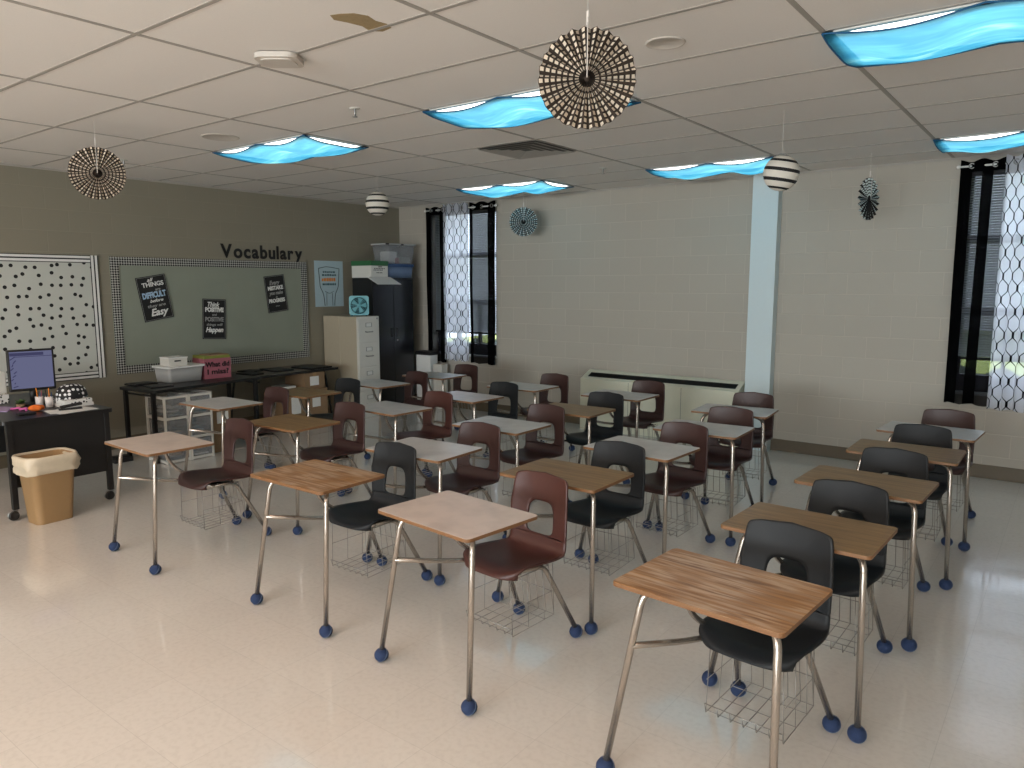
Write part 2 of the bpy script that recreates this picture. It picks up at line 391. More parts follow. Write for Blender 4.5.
def text(name, s, size, m, parent=None, loc=(0, 0, 0), rot=(0, 0, 0), ext=.0008, bold=0., width=None, shear=0.):
    cu = bpy.data.curves.new(name, 'FONT'); cu.body = s; cu.size = size; cu.extrude = ext; cu.offset = bold; cu.align_x = 'CENTER'; cu.align_y = 'CENTER'; cu.shear = shear; cu.resolution_u = 3
    t = bpy.data.objects.new(name, cu); COL.objects.link(t); bpy.context.view_layer.update()
    me = bpy.data.meshes.new_from_object(t.evaluated_get(bpy.context.evaluated_depsgraph_get())); me.name = name
    bpy.data.objects.remove(t); bpy.data.curves.remove(cu)
    if width:
        xs = [v.co.x for v in me.vertices]; k = width/(max(xs)-min(xs))
        for v in me.vertices: v.co.x *= k
    me.materials.clear(); me.materials.append(M[m])
    o = bpy.data.objects.new(name, me); COL.objects.link(o); o.location = loc; o.rotation_euler = rot
    if parent: o.parent = parent
    return o

# ------------------------------------------------------------------ room shell
def struct(o): o['kind'] = 'structure'; return o
struct(mb().b2((XL-.2, YF-.2, -.12), (XR+.2, YB+.25, 0), 'floor').build('floor'))
struct(mb().b2((XL-.2, YF-.2, HC), (XR+.2, YB+.25, HC+.1), 'tile').build('ceiling'))
g = mb()
i0 = math.floor((XL-GX)/TX)
for i in range(-4, 6):
    x = GX+i*TX
    if XL < x < XR: g.b2((x-.012, YF, HC-.003), (x+.012, YB, HC+.001), 'tbar')
for j in range(-16, 11):
    y = GY+j*TY
    if YF < y < YB: g.b2((XL, y-.011, HC-.0026), (XR, y+.011, HC+.001), 'tbar')
g.b2((XL, YF, HC-.02), (XL+.012, YB, HC+.001), 'tbar'); g.b2((XL, YB-.012, HC-.02), (XR, YB, HC+.001), 'tbar')
struct(g.build('trim_1'))
struct(mb().b2((XL-.2, YF-.2, 0), (XL, YB, HC), 'wall_l').build('wall_left'))
struct(mb().b2((XR, YF-.2, 0), (XR+.2, YB, HC), 'wall_r').build('wall_right'))
struct(mb().b2((XL, YF-.2, 0), (XR, YF, HC), 'wall_b').build('wall_front'))
WIN = [(-7.34, -6.18), (-.90, .24)]; WZ0, WZ1 = .74, 2.76
w = mb(); xs = [XL-.2, *WIN[0], *WIN[1], XR+.2]
for a, c in ((xs[0], xs[1]), (xs[2], xs[3]), (xs[4], xs[5])): w.b2((a, YB, 0), (c, YB+.22, HC), 'wall_b')
for a, c in WIN: w.b2((a, YB, 0), (c, YB+.22, WZ0), 'wall_b'); w.b2((a, YB, WZ1), (c, YB+.22, HC), 'wall_b')
struct(w.build('wall_back'))
def cove(name, axis, a, b):
    m_ = mb(); prof = [(0, 0), (.016, 0), (.008, .018), (.006, .118), (0, .122)]
    if axis == 'X': m_.prism([(YB-p, h) for p, h in prof], a, b, 'base', 'YZ')
    else: m_.prism([(XL+p, h) for p, h in prof], a, b, 'base', 'XZ')
    return struct(m_.build(name))
cove('baseboard_back', 'X', XL, XR); cove('baseboard_left', 'Y', YF, YB)
struct(mb().b2((-2.75, YB-.12, 0), (-2.49, YB, HC), 'col').build('trim_2'))
# added, unseen window frames and area light behind the camera to brighten the room
fw = mb()
for k in range(6): fw.b2((-4.55+1.32*k-.03, YF, .9), (-4.55+1.32*k+.03, YF+.03, 2.5), 'frame_dk')
for z in (.9, 1.7, 2.5): fw.b2((-4.58, YF, z-.03), (2.08, YF+.03, z+.03), 'frame_dk')
struct(fw.build('window_3'))
al = bpy.data.lights.new('window_daylight', 'AREA'); al.shape = 'RECTANGLE'; al.size = 6.4; al.size_y = 1.6; al.energy = 640; al.color = (.91, 1.0, 1.05)
ao = bpy.data.objects.new('window_daylight', al); COL.objects.link(ao); ao.location = (-1.25, YF+.05, 1.7); ao.rotation_euler = (math.radians(90), 0, 0)
# outside
struct(mb().b2((-20, YB+.22, -.5), (20, 40, -.4), 'lawn').build('ground'))
for k, (x, lab) in enumerate(((-6.8, 'dark clipped hedge outside the far window by the black cabinet'), (-.3, 'dark clipped hedge outside the window at the right'))):
    h = mb()
    def hf(u, v, x=x):
        a = v*PI; rr = .42+.05*math.sin(u*37+v*19)+.04*math.sin(u*71-v*23)
        return (x-1.6+u*3.2, YB+1.6-math.cos(a)*rr*1.2, -.41+math.sin(a)*1.22*(1+.04*math.sin(u*53+v*11)))
    h.grid(hf, 40, 12, 'hedge'); tag(h.build('hedge'), lab, 'hedge', 'hedges outside the windows')

# ------------------------------------------------------------------ windows, blinds, curtains
for n, (a, c) in enumerate(WIN):
    fr = mb(); y0, y1 = YB+.11, YB+.17
    fr.b2((a, y0, WZ0), (a+.05, y1, WZ1), 'frame_dk'); fr.b2((c-.05, y0, WZ0), (c, y1, WZ1), 'frame_dk')
    fr.b2((a, y0, WZ1-.05), (c, y1, WZ1), 'frame_dk'); fr.b2((a, y0, WZ0), (c, y1, WZ0+.17), 'frame_dk')
    for z, hh in ((2.12, .055), (1.48, .055)): fr.b2((a, y0, z-hh/2), (c, y1, z+hh/2), 'frame_dk')
    for x in (a+(c-a)*.33, a+(c-a)*.66): fr.b2((x-.012, y0, WZ0), (x+.012, y1, 1.48), 'frame_dk')
    wo = struct(fr.build('window_%d' % (n+1)))
    mb().b2((a+.05, YB+.135, WZ0+.17), (c-.05, YB+.141, WZ1-.05), 'glass').build('pane', wo)
    sl = mb().b2((a-.01, YB-.015, WZ0-.0), (c+.01, YB+.11, WZ0+.02), 'white'); struct(sl.build('trim_%d' % (n+3)))
    bl = empty('window_blind', ((a+c)/2, YB+.06, 1.05), 0, ['white slatted blind behind the curtains of the far window by the black cabinet', 'white slatted blind behind the curtains of the window at the right edge'][n], 'blind', 'window blinds')
    wd = (c-a)/2-.015; s_ = mb(); z = 1.09-1.05
    while z < 2.68-1.05:
        s_.box((0, 0, z), (wd*2, .025, .0012), 'seewhite', rot=Matrix.Rotation(math.radians(50), 3, 'X')); z += .0225
    s_.build('slats', bl)
    mb().b2((-wd, -.02, 1.62), (wd, .02, 1.68), 'seewhite', .004).build('head_rail', bl)
    mb().b2((-wd, -.013, 0), (wd, .013, .026), 'frame_dk', .004).build('bottom_rail', bl)
    # rod
    rod = empty('curtain_rod', (a-.06, YB-.055, 2.735), 0, ['slim white curtain rod over the far window by the black cabinet', 'slim white curtain rod over the window at the right edge'][n], 'curtain rod', 'curtain rods')
    L_ = c-a+.10
    mb().tube([(0, 0, 0), (L_, 0, 0)], .009, 'white', 10).build('pole', rod)
    for x in (0, L_): mb().ball((x, 0, 0), .018, 'white', 12).build('finial', rod)
    for x in (.02, L_-.02): mb().tube(fillet([(x, 0, 0), (x, .02, .02), (x, .054, .02)], .01), .006, 'white', 6).build('bracket', rod)

def curtain(name, x0, x1, zb, zt, mat, label, folds, amp, y, group, rings, solid=(), rod_z=2.735, taper=0.):
    root = empty(name, ((x0+x1)/2, y, zb), 0, label, 'curtain', group)
    w = x1-x0; h = zt-zb
    def fn(u, v):
        k = 2*PI*folds
        x = (u-.5)*w*(1+taper*(1-v)) + .012*math.sin(k*u*1.7+1+v*1.3)*(1-v)
        return (x, amp*math.sin(k*u)*(.75+.25*(1-v)) + .006*math.sin(9*v+u*5), v*h + (.006*math.sin(k*u) if v == 0 else 0) + (.012*math.cos(k*u*1.0) if v == 1 else 0))
    c = mb(); c.grid(fn, 72, 24, mat, True, lambda u, v: (u*w*1.9, v*h)); c.build('cloth', root, False)
    for a, b in solid:   # doubled, folded-over bands of the same cloth: denser
        s = mb(); s.grid(lambda u, v: (Vector(fn(a+(b-a)*u, v))+Vector((0, -.006, 0))), 14, 24, 'solid_b', True); s.build('folded_band', root, False)
    s = mb(); s.grid(lambda u, v: (Vector(fn(u, 1-v*.045))+Vector((0, -.004, 0))), 48, 3, 'solid_b' if 'black' in name else mat, True, lambda u, v: (u*w*1.9, h-v*.045*h)); s.build('top_hem', root, False)
    for u in rings:
        p = Vector(fn(u, 1)); q = mb()
        n = 16; q.tube([(p.x+.021*math.cos(2*PI*k/n), p.y-.008, rod_z-zb+.021*math.sin(2*PI*k/n)) for k in range(n)], .0055, 'metal', 6, True); q.build('grommet', root)
    return root
GC = 'curtains'
curtain('black_curtain', -7.39, -7.02, .64, 2.77, 'sheer_b', 'black sheer curtain panel at the left side of the far window', 2, .022, YB-.055, GC, (.3, .62, .9), ((0, .22), (.7, 1.0)))
curtain('patterned_curtain', -7.03, -6.58, .68, 2.79, 'sheer_w', 'white curtain with dark trellis print at the far window', 3.5, .022, YB-.10, GC, (.15, .45, .8))
curtain('black_curtain', -6.59, -6.15, .66, 2.79, 'sheer_b', 'black sheer curtain panel at the right side of the far window', 2, .022, YB-.055, GC, (.12, .5, .9), ((0, .1), (.72, 1.0)))
curtain('black_curtain', -.945, -.60, .66, 2.78, 'sheer_b', 'black sheer curtain panel at the right edge, left of the white curtain', 2, .022, YB-.055, GC, (.25, .75), ((0, .26), (.48, .72)))
curtain('patterned_curtain', -.61, -.10, .64, 2.79, 'sheer_w', 'white curtain with dark trellis print at the right edge', 3.5, .022, YB-.10, GC, (.15, .45, .8))
curtain('black_curtain', -.11, .28, .66, 2.78, 'sheer_b', 'black sheer curtain panel outside the frame beyond the white curtain', 2, .022, YB-.055, GC, (.25, .75), ((0, .2), (.7, 1)))

# ------------------------------------------------------------------ ceiling lamps and covers
def lamp(i, j, label, lens, group):
    t = empty('ceiling_light', (GX+i*TX+TX/2, GY+j*TY+TY/2, HC), 0, label, 'light', group)
    f = mb(); W, D = TX-.02, TY-.02
    for lo, hi in (((-W/2, -D/2), (W/2, -D/2+.03)), ((-W/2, D/2-.03), (W/2, D/2)), ((-W/2, -D/2), (-W/2+.03, D/2)), ((W/2-.03, -D/2), (W/2, D/2))):
        f.b2((*lo, -.010), (*hi, -.001), 'lampframe')
    f.build('frame', t)
    mb().b2((-W/2+.03, -D/2+.03, -.007), (W/2-.03, D/2-.03, -.002), lens).build('diffuser', t)
    return t
def cover(i, j, label, seed):
    rnd = random.Random(seed)
    root = empty('light_cover', (GX+i*TX+TX/2, GY+j*TY+TY/2, HC), 0, label, 'light cover', 'blue cloth light covers')
    W, D = TX-.0, TY+.02; a1, a2 = rnd.uniform(.9, 1.1), rnd.uniform(.9, 1.1); e1 = rnd.uniform(.024, .036)
    def fn(u, v):
        U, V = 2*u-1, 2*v-1
        lobe = math.sin(PI*2*u)**2 if True else 0
        amp = (a1 if u < .5 else a2)
        edge = e1*(abs(math.sin(2*PI*u))**1.2)*amp*abs(V)**3
        belly = (1-V*V)*(.026+.05*lobe*amp)*(1-abs(U)**6*.85)
        endsag = .028*(1-V*V)*abs(U)**6
        wr = .0035*math.sin(11*u+5*V+seed)*(1-V*V)
        inset = .03*(1-abs(2*u-1)**8)*abs(V)*abs(math.sin(2*PI*u))
        return (U*W/2, V*(D/2-inset), -.014-edge-belly-endsag+wr)
    c = mb(); c.grid(fn, 56, 24, 'cover'); c.build('cloth', root, False)
    h = mb()
    for v in (0, 1): h.tube([Vector(fn(k/56, v)) for k in range(57)], .0045, 'hem', 5)
    for u in (0, 1): h.tube([Vector(fn(u, k/24)) for k in range(25)], .0045, 'hem', 5)
    h.build('hem', root)
    for u in (0, .5, 1):
        for v in (0, 1):
            p = Vector(fn(u, v)); q = mb(); q.box((p.x*.985, p.y*.96, -.014), (.03, .016, .006), 'black', .002); q.build('magnet', root)
    return root
LG = 'ceiling light fixtures'
for i, j, l1, l2 in ((-2, 3, 'recessed ceiling light under the blue cover above the bulletin boards, left', 'sagging blue cloth light cover on the ceiling at the left, nearest the bulletin boards'),
                     (0, 3, 'recessed ceiling light under the blue cover behind the large brown paper fan', 'sagging blue cloth light cover partly behind the large brown paper fan'),
                     (2, 3, 'recessed ceiling light under the blue cover at the top right corner', 'largest blue cloth light cover at the top right corner of the photo'),
                     (-2, 8, 'recessed ceiling light under the blue cover near the far window', 'small blue cloth light cover on the ceiling near the far window'),
                     (0, 8, 'recessed ceiling light under the blue cover in front of the pale column', 'blue cloth light cover on the ceiling left of the pale column top'),
                     (2, 8, 'recessed ceiling light under the blue cover over the right window', 'blue cloth light cover on the ceiling over the right window')):
    lamp(i, j, l1, 'lens', LG); cover(i, j, l2, i*3+j)
for i in (-2, 0, 2):  # unseen lamps, added to brighten the room and warm the near floor
    for j in (-2, -7, -12): lamp(i, j, 'bare recessed ceiling light behind the camera, outside the photo', 'lens_bare', 'bare ceiling lights behind the camera')

# ------------------------------------------------------------------ other ceiling fittings
ap = mb(); ap.prism(rrect(.21, .195, .05, 6), -.024, 0, 'apwhite'); ap.prism(rrect(.16, .145, .04, 6), -.030, -.024, 'apwhite')
o = ap.build('wireless_access_point'); o.location = (-3.22, 2.33, HC-.005); o.rotation_euler = (0, 0, math.radians(38)); tag(o, 'flat rounded white box fixed to the ceiling grid', 'access point')
v = empty('air_vent', (-3.745, 5.09, HC-.006), 0, 'square louvred air vent in the ceiling beyond the large paper fan', 'vent')
for k, sz in enumerate((.58, .44, .31, .18)):
    q = mb(); a_, b_ = sz/2, sz/2-.045
    A = [q.bm.verts.new((x*a_, y*a_, -.010)) for x, y in ((1, 1), (-1, 1), (-1, -1), (1, -1))]; B = [q.bm.verts.new((x*b_, y*b_, -.003)) for x, y in ((1, 1), (-1, 1), (-1, -1), (1, -1))]
    D = [q.bm.verts.new((x*b_, y*b_, -.001)) for x, y in ((1, 1), (-1, 1), (-1, -1), (1, -1))]
    q.faces([q.bm.faces.new((P_[n_], P_[(n_+1) % 4], Q_[(n_+1) % 4], Q_[n_])) for P_, Q_ in ((A, B), (B, D), (D, A)) for n_ in range(4)], 'ventgrey')
    q.build('louvre', v)
mb().b2((-.29, -.29, -.002), (.29, .29, .0), 'ventdark').build('backing', v)
for loc, rs, lab in (((-5.29, 3.27), .93, 'round white speaker grille in the ceiling beside the left blue light cover'), ((-1.63, 3.29), .62, 'round white speaker grille in the ceiling right of the large paper fan')):
    q = mb(); q.lathe([(0, -.004), (.13, -.004), (.135, -.006), (.145, -.005), (.15, 0)], 'apwhite', 32); o = q.build('ceiling_speaker'); o.location = (*loc, HC); o.scale = (rs, rs, 1); tag(o, lab, 'speaker', 'ceiling speakers')
for loc, lab in (((-3.76, 3.27), 'small sprinkler head in the ceiling between the left and middle covers'), ((-3.76, 6.34), 'small sprinkler head in the ceiling near the far wall'), ((-6.93, 3.32), 'small sprinkler head in the ceiling beside the hanging fan at the left')):
    t = empty('sprinkler', (*loc, HC), 0, lab, 'sprinkler', 'sprinklers')
    mb().lathe([(.0, -.006), (.03, -.006), (.035, 0)], 'offwhite', 16).build('escutcheon', t)
    mb().lathe([(.007, 0), (.009, -.03), (.006, -.045), (0, -.05)], 'metal', 10).build('head', t)
    mb().lathe([(.0, -.052), (.016, -.052), (.016, -.055), (0, -.055)], 'metal', 12).build('deflector', t)
st = mb(); pts = [(-2.575, 2.12), (-2.53, 2.135), (-2.48, 2.165), (-2.455, 2.22), (-2.475, 2.28), (-2.465, 2.335), (-2.485, 2.38), (-2.55, 2.39), (-2.59, 2.35), (-2.57, 2.29), (-2.585, 2.22), (-2.605, 2.165)]
st.prism(pts, HC-.0012, HC+.0005, 'stain'); st.build('torn_patch', bpy.data.objects['ceiling'])

# ------------------------------------------------------------------ hanging paper decorations
def fan(c, r, face, dk, lt, label, rings=7, sectors=52, string=True):
    """pleated round paper fan, printed with rings of pale rectangles; face = direction its front looks (radians in XY)"""
    root = empty('paper_fan', c, 0, label, 'paper fan', 'hanging paper fans')
    b = mb(); rad = [0.04]
    for k in range(rings): rad += [.14+.86*(k+.24)/rings, .14+.86*(k+.88)/rings]
    rad.append(1.0)
    n = sectors; nr = []
    f3 = Vector((math.cos(face), math.sin(face), 0)); s3 = Vector((-math.sin(face), math.cos(face), 0)); u3 = Vector((0, 0, 1))
    cols = 2*n
    def P(ri, k):
        a = 2*PI*(k-(.0 if k % 2 else 0))/cols; q = rad[ri]*r*(1.0 if ri < len(rad)-1 else (1.0 if (k//2) % 2 else .965))
        zz = (.016*r/.177)*(1 if (k//2) % 2 else -1)*(.3+.7*rad[ri])
        if k % 2: zz *= 0
        return s3*math.cos(a)*q+u3*math.sin(a)*q+f3*zz
    V = [[b.bm.verts.new(P(ri, k)) for k in range(cols)] for ri in range(len(rad))]
    for ri in range(len(rad)-1):
        for k in range(cols):
            f = b.bm.faces.new((V[ri][k], V[ri][(k+1) % cols], V[ri+1][(k+1) % cols], V[ri+1][k]))
            b.faces([f], lt if (ri % 2 == 1 and k % 2 == 0) else dk)
    fo = b.build('pleated_disc', root, False)
    h = mb(); h.ball((0, 0, 0), .012, dk, 10); 
    for q in (h,): q.build('centre_knot', root)
    if string:
        top = HC-c[2]
        s = mb(); off = f3*.018*r/.177
        s.tube([off, off+Vector((0, 0, r+.01))], .0022, 'string', 5); s.tube([off+Vector((0, 0, r+.01)), Vector((0, 0, r+.04)), (0, 0, top)], .0012, 'string', 5)
        s.build('string', root)
        mb().box((0, 0, r+.03), (.010, .006, .05), 'string', .002).build('tie', root)
    return root
cam_dir = lambda x, y: math.atan2(-y, -x)
fan((-1.49, 2.39, 2.458), .177, cam_dir(-1.49, 2.39), 'fan_dk', 'fan_lt', 'large brown paper fan with cream squares hanging nearest the camera', 7, 50)
fan((-5.41, 2.41, 2.472), .176, cam_dir(-5.41, 2.41), 'fan_dk', 'fan_lt', 'dark paper fan with cream squares hanging at the left, above the dotted board', 7, 48)
fan((-5.42, 7.30, 2.468), .172, cam_dir(-5.4, 7.3)+.15, 'fan_bk', 'fan_wh', 'black and white paper fan hanging right of the far window', 6, 40)
fan((-1.52, 6.97, 2.44), .177, cam_dir(-1.5, 7.0)+1.14, 'fan_bk', 'fan_wh', 'black and white paper fan turned almost edge on, right of the column', 6, 40)
def lantern(c, r, label, tilt):
    root = empty('paper_lantern', c, 0, label, 'paper lantern', 'striped paper lanterns')
    n = 44; prof = []; mats = []
    for k in range(n+1):
        a = .16+(PI-.32)*k/n; prof.append((r*math.sin(a)*(1.0 if k % 2 else .985), -r*math.cos(a)))
    for k in range(n):
        mats.append('fan_bk' if (k % 9) in (5, 6, 7) else 'fan_lt2')
    q = mb(); q.lathe(prof, 'fan_bk', 32, (0, 0, 0), 'Z', mats); sh = q.build('shade', root); sh.rotation_euler = tilt
    s = mb(); s.tube([(0, 0, r*.96), (0, 0, HC-c[2])], .0013, 'string', 5); s.tube([(.02, 0, r*.97), (0, 0, r+.05)], .001, 'string', 4); s.build('string', root)
    t = mb(); t.tube(fillet([(-.03, 0, r*.95), (-.02, 0, r+.01), (.02, 0, r+.01), (.03, 0, r*.95)], .01), .0014, 'metal', 5); t.build('wire_hanger', root)
    return root
M['fan_lt2'] = plain('cream lantern paper', (222, 216, 204), .8)
lantern((-5.87, 5.375, 2.548), .122, 'striped white and black round paper lantern hanging left of the far window', (0, 0.0, 0))
lantern((-1.62, 4.98, 2.435), .113, 'striped white and black round paper lantern hanging by the column top', (0, math.radians(11), 0))

# ------------------------------------------------------------------ combination chair desks
SW, SD, ZT = .585, .43, .735
def make_unit(top, shell, edge='edge'):
    root = empty('chair_desk')
    d = mb(); d.prism(rrect(SW, SD, .022, 4), ZT-.016, ZT, top, 'XY', edge); d.bm.faces.ensure_lookup_table()
    bt = d.build('desktop', root)
    bv = bt.modifiers.new('bevel', 'BEVEL'); bv.width = .0025; bv.segments = 2; bv.limit_method = 'ANGLE'
    R = .0125
    def foot(p, parent):
        f = mb(); f.ball((p[0], p[1], .031), .034, 'ball', 16, .91)
        n = 20; f.tube([(p[0]+.0338*math.cos(2*PI*k/n), p[1]+.0338*math.sin(2*PI*k/n)*.55, .032+.0338*.80*math.sin(2*PI*k/n)) for k in range(n)], .0016, 'seam', 4, True)
        f.build('ball_foot', parent)
    for fp, tp, ip in (((-.322, -.182), (-.210, -.14), (-.10, -.02)), ((.282, -.203), (.254, -.150), (.12, -.03))):
        l = mb(); l.tube(fillet([(*fp, .045), (*tp, .700), (*ip, ZT-.022)], .055, 7), R, 'chrome', 10)
        lo = l.build('leg', root); foot(fp, lo)
    for sx in (-1, 1):
        l = mb(); l.tube(fillet([(sx*.10, .27, .408), (sx*.135, .425, .408), (sx*.19, .610, .045)], .05, 6), R, 'chrome', 10)
        lo = l.build('leg', root); foot((sx*.19, .612), lo)
    q = mb(); q.tube(fillet([(-.244, -.158, .50), (-.19, .10, .435), (-.15, .26, .408), (.12, .28, .408)], .06, 5), .0115, 'chrome', 10); q.build('side_bar', root)
    q = mb(); q.tube(fillet([(-.09, -.05, ZT-.024), (-.185, .09, ZT-.03), (-.20, .165, .52), (-.16, .30, .412)], .07, 6), .0115, 'chrome', 10); q.build('brace', root)
    q = mb(); q.b2((-.16, -.07, ZT-.020), (.16, .02, ZT-.016), 'metal'); q.tube([(-.10, -.02, ZT-.024), (.12, -.03, ZT-.024)], .011, 'chrome', 8); q.build('top_frame', root)
    q = mb(); q.tube([(-.11, .42, .408), (.11, .42, .408)], .0105, 'chrome', 8); q.b2((-.10, .26, .412), (.10, .43, .420), 'metal'); q.build('seat_frame', root)
    # --- moulded shell
    def spline(P, t):
        n = len(P)-1; x = min(max(t, 0), 1)*n; i = min(int(x), n-1); f = x-i
        g = lambda k: P[min(max(k, 0), n)]
        return tuple(.5*((2*g(i)[c]) + (-g(i-1)[c]+g(i+1)[c])*f + (2*g(i-1)[c]-5*g(i)[c]+4*g(i+1)[c]-g(i+2)[c])*f*f + (-g(i-1)[c]+3*g(i)[c]-3*g(i+1)[c]+g(i+2)[c])*f**3) for c in range(len(P[0])))
    SP = [(.140, .412, .172), (.158, .432, .186), (.205, .446, .198), (.285, .441, .204), (.375, .434, .203), (.445, .433, .198), (.495, .441, .191), (.522, .463, .186), (.532, .500, .184)]  # y, z, half width
    q = mb()
    def sf(u, v):
        y, z, hw = spline(SP, v); U = 2*u-1
        e = .020*abs(U)**2.5*math.sin(min(1, v*1.3)*PI)**.7
        return (U*hw*.965+.008, y+.010-.012*abs(U)**3*(v**3)+.055*(1-v)**4*abs(U)**4, z+e-.006*(1-U*U)*(math.sin(v*PI)))
    q.grid(sf, 20, 26, shell); se = q.build('seat', root)
    BP = [(.532, .500, .184), (.541, .55, .186), (.550, .61, .187), (.558, .68, .184), (.567, .75, .176), (.575, .806, .168)]
    def bf(U, v):
        y, z, hw = spline(BP, v)
        return Vector((U*hw*.965+.008, y+.010-.012*abs(U)**3*(1-v)-(.026*U*U)*min(1, v*2), z-.016*U*U*v**6))
    q = mb(); nseg = 64; nr = 9
    outer, inner = [], []
    def sq(a, w0, w1, c0, rx, ry, p):   # superellipse
        ca, sa = math.cos(a), math.sin(a)
        return (math.copysign(abs(ca)**(2/p), ca)*rx, c0+math.copysign(abs(sa)**(2/p), sa)*ry)
    def U(a):
        # outer boundary: square bottom corners, rounded top corners
        x, y = sq(a, 0, 0, .5, 1.0, .5, 12 if math.sin(a) >= 0 else 60)
        return (x, y)
    def I(a):
        x, y = sq(a, 0, 0, .295, .50, .262, 4.2)
        return (x*(1.0-.16*((y-.05)/.5)), y)
    # stitch so that angles match corners better
    angs = []
    for k in range(nseg): angs.append(2*PI*k/nseg)
    for r_ in range(nr+1):
        t = r_/nr; ring = []
        for a in angs:
            # direction-matched: outer point from square-mapped angle
            ox, oy = U(a); ix, iy = I(a)
            ring.append(q.bm.verts.new(bf(ix+(ox-ix)*t, iy+(oy-iy)*t)))
        outer.append(ring)
    fs = []
    for r_ in range(nr):
        for k in range(nseg):
            fs.append(q.bm.faces.new((outer[r_][k], outer[r_][(k+1) % nseg], outer[r_+1][(k+1) % nseg], outer[r_+1][k])))
    q.faces(fs, shell, True); ba = q.build('backrest', root)
    for o_ in (se, ba):
        s = o_.modifiers.new('thickness', 'SOLIDIFY'); s.thickness = .009; s.offset = 0
    # --- wire book basket
    w = mb(); r_ = .0021
    x0, x1, y0, y1, zb, zm, zt = -.125, .165, .18, .47, .160, .28, .41
    nx = 7
    for k in range(nx):
        x = x0+(x1-x0)*k/(nx-1)
        w.tube([(x*.93, y1-.03, zt), (x, y1, zb), (x, y0, zb-.01), (x, y0-.012, zb+.03)], r_, 'wire', 4)
    for y in (y0, y0+.11, y0+.22, y1): w.tube([(x0*.93, y, zt), (x0, y, zb), (x1, y, zb), (x1*.93, y, zt)], r_, 'wire', 4)
    w.tube([(x0, y0, zm), (x0, y1-.015, zm), (x1, y1-.015, zm), (x1, y0, zm)], r_, 'wire', 4)
    w.tube([(x0*.93, y0, zt), (x0*.93, y1-.03, zt), (x1*.93, y1-.03, zt), (x1*.93, y0, zt)], r_*1.3, 'wire', 4)
    w.tube([(x0, y0-.012, zb+.03), (x1, y0-.012, zb+.03)], r_*1.2, 'wire', 4)
    w.build('book_basket', root)
    return root
UN = {
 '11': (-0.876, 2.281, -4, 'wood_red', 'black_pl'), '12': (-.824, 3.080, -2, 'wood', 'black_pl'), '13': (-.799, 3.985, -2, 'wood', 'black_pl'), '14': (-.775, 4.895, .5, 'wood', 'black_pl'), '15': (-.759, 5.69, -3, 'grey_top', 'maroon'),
 '21': (-2.097, 2.340, -5.5, 'pink_top', 'brown'), '22': (-2.092, 3.205, .5, 'wood', 'black_pl'), '23': (-2.077, 4.012, -2.5, 'grey_top', 'maroon'), '24': (-2.021, 4.825, 3, 'grey_top', 'maroon'), '25': (-2.125, 5.68, 6, 'grey_top', 'maroon'),
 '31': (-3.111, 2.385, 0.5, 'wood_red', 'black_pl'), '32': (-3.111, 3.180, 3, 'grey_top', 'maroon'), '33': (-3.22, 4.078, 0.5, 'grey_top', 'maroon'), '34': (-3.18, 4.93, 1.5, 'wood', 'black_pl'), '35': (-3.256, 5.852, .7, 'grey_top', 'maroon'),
 '41': (-4.555, 2.285, -1.5, 'pink_top', 'maroon'), '42': (-4.485, 3.225, 2, 'wood', 'maroon'), '43': (-4.39, 4.092, -2.5, 'grey_top', 'brown'), '44': (-4.31, 4.925, -1, 'pink_top', 'black_pl'), '45': (-4.291, 5.774, .8, 'grey_top', 'maroon'),
 '51': (-5.695, 3.405, 1.5, 'grey_top', 'maroon'), '52': (-5.67, 4.215, 3, 'wood', 'black_pl'), '53': (-5.609, 5.055, -3, 'grey_top', 'maroon'), '54': (-5.6, 5.905, 2.5, 'grey_top', 'maroon')}
LAB = {
 '11': 'wood-grain desk with black chair, nearest the camera, front of the rightmost column',
 '12': 'wood-grain desk with black chair, second from front in the rightmost column',
 '13': 'wood-grain desk with black chair, third from front in the rightmost column',
 '14': 'wood-grain desk with black chair, fourth from front in the rightmost column',
 '15': 'pale-topped desk with maroon chair, last of the rightmost column by the wall',
 '21': 'pale pinkish desk with reddish brown chair, front of the second column from right',
 '22': 'wood-grain desk with black chair, second in the column behind the reddish brown chair',
 '23': 'pale-topped desk with maroon chair, third in the second column from the right',
 '24': 'pale-topped desk with maroon chair, fourth in the second column from the right',
 '25': 'pale-topped desk with maroon chair right before the pale blue column',
 '31': 'wood-grain desk with black chair, front of the middle column',
 '32': 'pale-topped desk with maroon chair, second in the middle column behind a black chair',
 '33': 'pale-topped desk with maroon chair, third from front in the middle column',
 '34': 'wood-grain desk with black chair, fourth in the middle column, before the cream heater',
 '35': 'pale-topped desk with maroon chair directly in front of the cream wall heater',
 '41': 'pale pinkish desk with maroon chair closest to the tan waste bin',
 '42': 'wood-grain desk with maroon chair, second in the column behind the waste bin desk',
 '43': 'pale-topped desk with brown chair, third in the second column from the left',
 '44': 'worn pinkish desk with black chair, fourth in the second column from the left',
 '45': 'pale-topped desk with maroon chair by the far wall, right of the far window',
 '51': 'pale-topped desk with maroon chair in front of the plastic drawer carts',
 '52': 'wood-grain desk with black chair in front of the cardboard boxes',
 '53': 'pale-topped desk with maroon chair in front of the beige file cabinet',
 '54': 'pale-topped desk with maroon chair farthest back, before the far window'}
protos = {}
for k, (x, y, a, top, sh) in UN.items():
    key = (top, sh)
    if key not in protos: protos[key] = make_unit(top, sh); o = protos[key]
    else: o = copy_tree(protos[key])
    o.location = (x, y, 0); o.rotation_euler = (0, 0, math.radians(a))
    tag(o, LAB[k], 'desk', 'student chair desks in columns')

